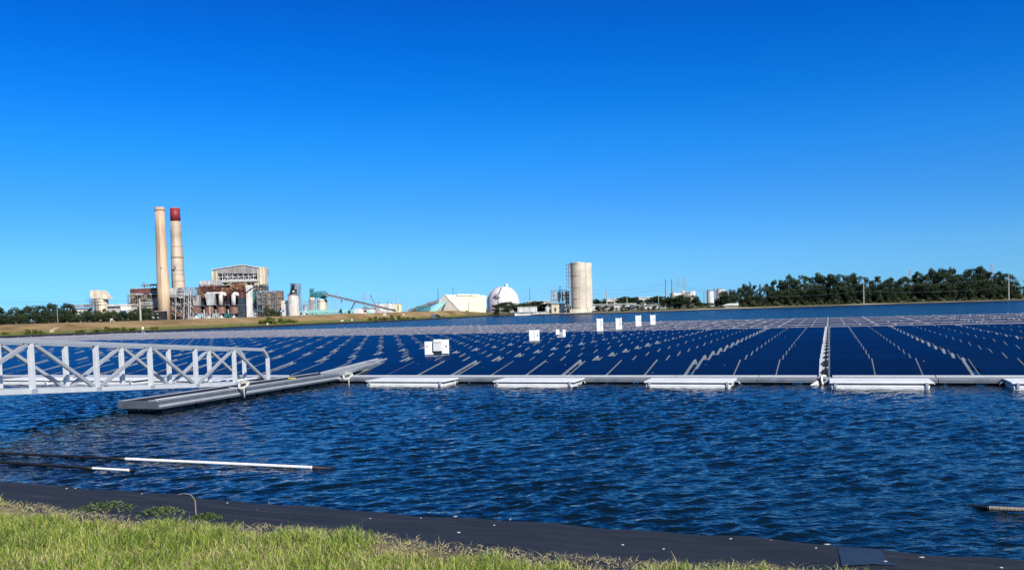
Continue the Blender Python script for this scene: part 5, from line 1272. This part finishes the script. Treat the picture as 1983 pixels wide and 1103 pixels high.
for i, (x, y, lab) in enumerate([(662.5, 620.5, 'small white box lying on the green bank above the water'), (681.5, 620, 'small upright cream marker on the green bank'), (767.5, 617.5, 'white lamp like marker at the foot of the tall pole'), (518, 628, 'white round float at the waterline below the hall'), (781.5, 610, 'white post on the dry bank near the transfer tower'), (745, 609.5, 'pale concrete outfall under the lower conveyor end')]):
    w_ = 3 if i in (0, 5) else 1.3; h_ = 1.2 if i == 0 else 3
    small('bank_marker', lab, 'marker', x, y, [('body', 'bwhite', [(x-w_, x+w_, y-h_, y+1)]), ('cap', 'lgrey', [(x-w_*1.1, x+w_*1.1, y-h_-.4, y-h_)])], d=shore_d(x)[1]+(8 if i != 3 else 2))
for i, (x, y, lab) in enumerate([(125, 629.5, 'dark drain mouth at the head of the diagonal gully on the left bank'), (560, 617, 'dark culvert mouth on the dry bank right of the bushes')]):
    d_ = shore_d(x)[1]+22; c = BG('drain_mouth', lab, 'drain', x, y, d_); c.gz = W(x, y, d_)[2]; c.t.location[2] = c.gz
    mb = MB(); mb.prism([(-3.6*c.k, -.3), (1.8*c.k, -.4), (4.6*c.k, .8*c.k), (-3.0*c.k, .5*c.k)], 'y', -.8, 3); mb.build('opening', M['void'], c.t); mb = MB(); mb.box(-3.8*c.k, 4.6*c.k, -.5, .2, .7*c.k, .95*c.k); mb.build('lip', M['lgrey'], c.t)
# gully
p0_, p1_ = W(121, 632, shore_d(121)[1]+20), W(104, 641, shore_d(104)[1]+10)
mb = MB(); mb.bar((p0_[0], p0_[1]-1, p0_[2]), (p1_[0], p1_[1]-1, p1_[2]), 1.0, .5); tag(mb.build('gully', pm('gully_sand', (.50,.38,.24), .9, .15, 1)), 'pale eroded gully running diagonally down the left dry bank', 'gully', kind='structure')
# ================================================================ trees
def leaf_cloud(clumps, ncard, size, rs, up=.0, flat=1.0):
    """clumps: (x,y,z,rx,rz); returns quads scattered through and over each clump"""
    cl = np.array(clumps); vol = cl[:, 3]**1.6*cl[:, 4]**.8; pr = vol/vol.sum()
    idx = rs.choice(len(cl), ncard, p=pr)
    d = rs.normal(0, 1, (ncard, 3)); d /= np.linalg.norm(d, axis=1)[:, None]
    r = rs.uniform(.35, 1.08, ncard)**.6
    c = cl[idx, :3] + d*r[:, None]*np.stack([cl[idx, 3], cl[idx, 3], cl[idx, 4]], -1)
    q = rs.normal(0, 1, (ncard, 3)); q[:, 2] += up*rs.choice([-1, 1], ncard); q /= np.linalg.norm(q, axis=1)[:, None]
    k = rs.normal(0, 1, (ncard, 3)); k -= (k*q).sum(1)[:, None]*q; k /= np.linalg.norm(k, axis=1)[:, None]
    s = (size*rs.uniform(.6, 1.4, ncard))[:, None]
    V = np.concatenate([c-q*s*1.3*flat, c+k*s*.55, c+q*s*1.3*flat, c-k*s*.55], 0); i = np.arange(ncard)
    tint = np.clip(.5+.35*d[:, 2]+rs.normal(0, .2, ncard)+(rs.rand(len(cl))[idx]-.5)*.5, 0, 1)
    return V, np.stack([i, i+ncard, i+2*ncard, i+3*ncard], -1), np.tile(tint, 4)
def tree_proto(kind, seed, mat='leaf'):
    rs = np.random.RandomState(seed); t = thing('tree', 'x', 'tree'); Ht = 12.0; cl = []
    if kind == 'tall':        # irregular broad-headed casuarina / eucalypt
        lean = rs.normal(0, .5)
        for i in range(40):
            f = rs.uniform(.12, .97); R = 3.0*(1-abs(f-.55)**1.5*1.7)*rs.uniform(.3, 1.0); a = rs.uniform(0, 2*pi)
            cl.append((R*cos(a)+lean*f, R*sin(a), Ht*f, rs.uniform(.6, 1.3), rs.uniform(.6, 1.3)))
        n, s = 4200, .22
    elif kind == 'column':
        for i in range(20):
            f = i/20*.95+.08; R = 1.5*(1-f)**.5*rs.uniform(.1, 1); a = rs.uniform(0, 2*pi)
            cl.append((R*cos(a), R*sin(a), Ht*f, 1.15*(1.08-f)+.18, .95))
        n, s = 1800, .20
    elif kind == 'round':
        for i in range(24):
            a = rs.uniform(0, 2*pi); f = rs.uniform(.2, .92); R = 4.6*sqrt(max(0, 1-((f-.45)/.55)**2))*rs.uniform(.35, 1)
            cl.append((R*cos(a), R*sin(a), Ht*f, rs.uniform(1.2, 2.0), rs.uniform(1.0, 1.6)))
        n, s = 3200, .27
    elif kind == 'shrub':
        for i in range(14):
            a = rs.uniform(0, 2*pi); R = rs.uniform(0, 6.5); f = rs.uniform(.12, .7)*(1-R/11)
            cl.append((R*cos(a), R*sin(a)*.7, Ht*f, rs.uniform(1.8, 3), rs.uniform(1.6, 2.8)*(1-R/14)))
        n, s = 1500, .42
    V, F4, ti = leaf_cloud(cl, n, s, rs, up=.6 if kind == 'column' else .1)
    V[:, 2] = np.maximum(V[:, 2], -.2)
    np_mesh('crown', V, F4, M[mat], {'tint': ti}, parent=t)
    mb = MB(); lean = 0
    if kind != 'shrub':
        mb.tube([(0,0,-1), (.05,0,Ht*.3), (rs.normal(0,.2), 0, Ht*.62), (rs.normal(0,.3), 0, Ht*.9)], [.34, .26, .16, .05], 7)
        for i in range(7):
            z = Ht*rs.uniform(.2, .7); c_ = cl[rs.randint(len(cl))]; mb.tube([(0,0,z), (c_[0]*.5, c_[1]*.5, (z+c_[2])/2+.3), (c_[0]*.9, c_[1]*.9, max(c_[2], z))], [.12, .08, .03], 5)
    else:
        for i in range(8): c_ = cl[rs.randint(len(cl))]; mb.tube([(c_[0]*.3, c_[1]*.3, -.5), (c_[0]*.7, c_[1]*.7, c_[2]*.6), (c_[0], c_[1], c_[2])], [.2, .12, .05], 5)
    mb.build('trunk' if kind != 'shrub' else 'stem', M['bark'], t)
    return t
PR = {}
def place(kind, px, yt, yb, d, label, group, mat='leaf', wscale=1.0, name='tree', cat='tree', gz=None):
    base = W(px, yb, d); z = base[2]; top = W(px, yt, d)[2]
    if gz is not None: z = ground_z(px, d) - .1; base = W(px, yb, d)
    key = (kind, mat)
    if key not in PR: PR[key] = [None]*(4 if kind in ('tall', 'round') else 2)
    lst = PR[key]; j_ = tr.randrange(len(lst))
    if lst[j_] is None: lst[j_] = (tree_proto(kind, 100+7*len(PR)+j_, mat), [0])
    o, used_ = lst[j_]
    sc = (top-z)/12.0; s = (sc*wscale*tr.choice([-1, 1]) if False else sc*wscale, sc*wscale, sc)
    if not used_[0]:
        used_[0] = 1; r = o; r.location = (float(base[0]), float(d), float(z)); r.scale = s; r.rotation_euler = (0, 0, tr.uniform(0, 6.28)); r['label'] = label; r['group'] = group
    else: r = copy_tree(o, (base[0], d, z), tr.uniform(0, 6.28), label, s, group)
    r.name = name; r['category'] = cat
    return r
tr = random.Random(21)
# right-hand woods: (x, top y)
sil = [(1400,562),(1420,559),(1436,558),(1446,549),(1452,548),(1462,549),(1472,551),(1484,549),(1496,548),(1506,543),(1518,541),(1530,533),(1543,540),(1556,531),(1568,533),(1580,534),(1592,529),(1606,529),(1618,530),(1634,527),(1648,530),(1660,539),(1674,533),(1690,541),(1702,534),(1714,540),(1728,539),(1740,537),(1752,541),(1762,538),(1780,527),(1792,531),(1806,521),(1820,522),(1834,519),(1848,518),(1862,523),(1876,517),(1890,516),(1900,518),(1914,524),(1930,526),(1944,528),(1956,528),(1970,543),(1990,541),(2010,538),(2030,536)]
G1 = 'trees of the right-hand woods'
for i, (x, y) in enumerate(sil):
    d = 478 + tr.uniform(-12, 18); kind = 'column' if x < 1500 and i % 2 == 0 and x > 1440 else ('round' if x < 1440 else 'tall')
    place(kind, x+tr.uniform(-2, 2), y+tr.uniform(-1, 2), lerp(x, [1400,1983], [590,577.5]), d, 'dark tree of the right-hand woods, %s along its skyline from the left' % ORD[i], G1, wscale=(1.05 if kind == 'tall' else 1.2 if kind == 'column' else .85)*tr.uniform(.85, 1.15), gz=.9)
for i in range(42):     # filling trees standing behind and between
    x = 1425+i*13.3+tr.uniform(-3, 3); yt = lerp(x, [a for a, _ in sil], [b for _, b in sil])
    yb = lerp(x, [1400,1983], [590,577.5]); place('tall' if i % 3 else 'round', x, yt+(yb-yt)*tr.uniform(.34, .6), yb, 466+tr.uniform(-6, 8), 'lower dark tree inside the right-hand woods, %s from the left' % ORD[i], 'lower trees inside the right-hand woods', wscale=1.45 if i % 3 else 1.2, gz=.9)
shr = [(1459,577),(1472,580),(1503,578),(1530,579),(1545,580),(1563,578),(1588,576),(1606,577),(1618,574),(1630,578),(1662,576),(1683,575),(1704,571),(1720,573),(1740,571),(1772,569),(1800,571),(1842,573),(1870,571),(1904,568),(1938,567),(1976,564),(1440,582),(1490,581),(1575,580),(1645,578),(1760,573),(1820,572),(1890,571),(1926,570)]
for i, (x, y) in enumerate(sorted(shr)):
    yb = lerp(x, [1400,1983], [589.5,577.0]); place('shrub', x, y-1, yb+1, 452+tr.uniform(-4, 4), 'low olive bush at the foot of the right-hand woods, %s from the left' % ORD[i], 'bushes at the foot of the right-hand woods', mat='leaf2', wscale=.95, name='bush', cat='bush', gz=.8)
# left-hand trees
L = [(-14,590),(2,592),(17,602),(28,595),(40,600),(52,593),(64,592),(77,590),(90,592),(102,587),(114,594),(122,600),(131,587),(141,597),(150,602),(160,600),(172,600),(182,596),(190,601),(200,598),(210,602),(220,600),(231,603),(243,602),(254,601),(262,597),(272,595),(283,595),(292,600),(300,606)]
for i, (x, y) in enumerate(L):
    place('round' if i % 3 == 0 else 'tall', x, y, 625-.03*x, 330+tr.uniform(-14, 14), 'dark tree behind the left bank crest, %s from the left' % ORD[i], 'trees behind the left bank', wscale=1.05 if i % 3 else .9, gz=2.3)
for i in range(24):
    x = -10+i*13; place('round', x, 609+tr.uniform(-3, 3)-x*.01, 626-.03*x, 306+tr.uniform(-5, 5), 'low dark tree just behind the left bank crest, %s from the left' % ORD[i], 'low trees behind the left bank', wscale=1.25, gz=2.3)
# trees by the boiler hall and the middle shore
g = 'trees and bushes by the power plant'
for x, y, yb, d, w_, k_, m_, lab in [(518,592,613,560,.9,'round','leaf2','grey green tree in front of the steel tower block, tallest'), (508,603,613,560,.9,'round','leaf2','grey green low tree left of the tallest one by the steel tower block'), (531,598,613,560,1.1,'round','leaf2','grey green tree in front of the brown panels'), (543,603,612,560,1,'round','leaf2','small grey green tree beside the white annex'), (660,598,607,700,.7,'round','leaf','small dark tree beneath the conveyor, left of two'), (676.5,600,606,700,.9,'round','leaf','small dark tree beneath the conveyor trestle'), (583,603,611,700,.6,'round','leaf','small dark tree beside the white silo foot'), (594,605,610,700,.6,'round','leaf','small dark tree before the twin bins'), (904,597,601,470,1,'shrub','leaf2','small bush on the crest in front of the yellow roof'), (948,590,602,560,.9,'round','leaf2','small tree at the left foot of the dome')]:
    place(k_, x, y, yb, d, lab, g, mat=m_, wscale=w_, gz=1.9)
g = 'trees along the middle shore'
mid = [(962,590,603,408,1),(972,586,605,500,1.1),(984,584,606,495,1.1),(996,587,606,490,1.1),(1004,592,607,485,1),(1012,587,600,560,1),(1024,585,600,560,1.1),(1036,583,600,560,1.1),(1047,583,602,555,1.1),(1052,588,604,550,1),(1042,591,604,548,1),(1061,586,600,600,.7),
 (1088,592,606,500,1.0),(1096,593,606,500,.9),(1106,592,606,500,1.2),(1116,594,606,500,1.0),(1152,579,588,820,1.2),(1162,580,588,820,1.2),(1172,582,588,820,1),(1186,585,588,800,1),(1198,578,588,800,1.1),(1208,574,588,800,1.1),(1218,574,588,800,1.1),(1228,575,588,800,1.1),(1240,580,588,800,1),(1254,580,588,790,1),(1266,575,588,790,1.1),(1276,573,588,790,1.1),(1290,573,588,700,1.1),
 (1160,592,604,470,1.3),(1173,591,603,470,1),(1184,592,603,480,1),(1206,590,600,408,1),(1214,593,601,490,1),(1234,592,600,500,1.1),(1244,593,599,408,1),(1256,594,599,408,1),(1268,592,598,408,1),
 (1296,576,594,500,1.2),(1306,571,594,500,1.2),(1316,572,594,495,1.2),(1326,577,593,500,.9),(1340,572,592,520,.9),(1348,577,591,520,.8),(1334,583,592,510,1),(1362,586,591,560,1.2),(1376,586,590,560,1.2),(1392,583,590,540,1.2),(1404,572,590,520,1.1),(1412,567,590,520,1.1),(1396,577,590,530,1)]
for i, (x, y, yb, d, w_) in enumerate(mid):
    d = (412 + (d-470)*.30) if d < 620 else 560 + (d-620)*.3
    if x > 1289: d += 25
    place('round' if i % 4 else 'tall', x, y, yb, d, 'tree of the middle shore, %s in the planting order west to east' % ORD[i], g, wscale=w_*1.75, gz=1.8 if d > 480 else 1.3)
# give the middle trees labels by their neighbours
near = [(960,'dome foot'),(1012,'upper white trailer'),(1060,'white tank'),(1090,'small silo cluster'),(1120,'twin silo base'),(1160,'warehouse beside the twin silo'),(1190,'second concrete pole'),(1220,'third slim pole'),(1250,'fourth slim pole'),(1280,'tall dark pole'),(1326,'white factory'),(1386,'white silo pair'),(1412,'box trailer')]
cnt = {}
for o in [o for o in bpy.data.objects if o.get('group') == g]:
    w_ = W(991, 600, o.location[1]); px = proj(tuple(o.location))[0]; nb = min(near, key=lambda q: abs(q[0]-px))[1]
    row = 'front' if o.location[1] < 428 + (25 if px > 1289 else 0) else ('middle' if o.location[1] < 540 else 'rear'); key = (nb, row); cnt.setdefault(key, []).append((px, o))
for (nb, row), l in cnt.items():
    l.sort(key=lambda q: q[0])
    for i, (_, o) in enumerate(l):
        o['label'] = ('the only dark tree of the %s row near the %s' % (row, nb)) if len(l) == 1 else ('dark tree near the %s, %s from left in the %s row' % (nb, ORD[i], row))
# bushes on the bank faces
bu = [(10,641,647),(52,637,646),(66,638,646),(80,640,646),(155,637,643),(185,635,642),(205,632,641),(222,631,640),(240,633,640),(255,633,639),(300,630,637),(520,614,625),(513,616,626),(530,617,625),(545,617,624),(556,617,623),(568,620,623.5),(716,616,620),(728,613,620),(742,611,619.5),(758,610,618.5),(774,611,618),(788,613,617),(800,614.5,617)]
for i, (x, yt, yb) in enumerate(bu):
    dd = shore_d(x); d = dd[1]+2
    while d < dd[1]+40 and proj((W(x, yb, d)[0], d, ground_z(x, d)))[1] > yb+.4: d += .5
    place('shrub', x, yt-5.5-(2 if x > 500 and x < 580 else 0), yb+1, d, 'yellow green bush low on the far left bank, %s from the left' % ORD[i], 'bushes on the dry bank', mat='leaf3', wscale=tr.uniform(1.1, 1.5), name='bush', cat='bush')
# ================================================================ light, sky, camera
SUN_AZ = radians(147); SUN_EL = radians(38)
sdir = np.array([sin(SUN_AZ)*cos(SUN_EL), cos(SUN_AZ)*cos(SUN_EL), sin(SUN_EL)])
from mathutils import Vector, Matrix
ld = bpy.data.lights.new('sun', 'SUN'); ld.energy = 5.0; ld.angle = radians(.53); ld.color = (1, .95, .85)
lo = bpy.data.objects.new('sun', ld); COL.objects.link(lo); lo.rotation_euler = Vector(-sdir).to_track_quat('-Z', 'Y').to_euler(); lo.location = (40, -40, 60)
wd = bpy.data.worlds.new('World'); bpy.context.scene.world = wd; wd.use_nodes = True; nt = wd.node_tree
bg = nt.nodes['Background']; sky = nt.nodes.new('ShaderNodeTexSky'); sky.sky_type = 'NISHITA'; sky.sun_disc = False
sky.sun_elevation = SUN_EL; sky.sun_rotation = SUN_AZ; sky.altitude = 0; sky.air_density = SKY_AIR; sky.dust_density = SKY_DUST; sky.ozone_density = SKY_OZ
hs = nt.nodes.new('ShaderNodeHueSaturation'); hs.inputs['Saturation'].default_value = SKY_SAT; hs.inputs['Value'].default_value = 1; hs.inputs['Hue'].default_value = SKY_HUE
nt.links.new(sky.outputs[0], hs.inputs['Color']); tcw = nt.nodes.new('ShaderNodeTexCoord'); sxw = nt.nodes.new('ShaderNodeSeparateXYZ'); nt.links.new(tcw.outputs['Generated'], sxw.inputs[0])
els = [(0, (0.262, 0.698, 1.478)), (3.4, (0.271, 0.702, 1.31)), (6.8, (0.178, 0.662, 1.298)), (10.2, (0.083, 0.67, 1.392)), (13.5, (0.028, 0.596, 1.406)), (16.8, (0.01, 0.52, 1.382)), (19.9, (0.012, 0.438, 1.299)), (30, (0.28, 0.52, 0.82)), (60, (0.60, 0.74, 0.88))]
tint = ramp(nt, sxw.outputs[2], [(sin(radians(e_)), tuple(v_/1.7 for v_ in c_)) for e_, c_ in els])
mxw = nt.nodes.new('ShaderNodeMix'); mxw.data_type = 'RGBA'; mxw.blend_type = 'MULTIPLY'; mxw.inputs[0].default_value = 1
nt.links.new(hs.outputs[0], mxw.inputs[6]); nt.links.new(tint, mxw.inputs[7]); nt.links.new(mxw.outputs[2], bg.inputs[0]); bg.inputs[1].default_value = SKY_STR
cam = bpy.data.cameras.new('camera'); co = bpy.data.objects.new('camera', cam); COL.objects.link(co)
cam.sensor_width = 36; cam.sensor_fit = 'HORIZONTAL'; cam.lens = 36*F/1983; cam.shift_x = 0; cam.shift_y = (CY-551.5)/1983; cam.clip_start = .1; cam.clip_end = 20000
Rm = Matrix(((CR[0], CU[0], -FWD[0]), (CR[1], CU[1], -FWD[1]), (CR[2], CU[2], -FWD[2]))); co.matrix_world = Matrix.Translation(Vector(EYE)) @ Rm.to_4x4()
sc = bpy.context.scene; sc.camera = co; sc.view_settings.view_transform = 'Standard'; sc.view_settings.look = 'None'; sc.view_settings.exposure = EXPO; sc.view_settings.gamma = 1
sc.cycles.max_bounces = 6; sc.cycles.use_denoising = True
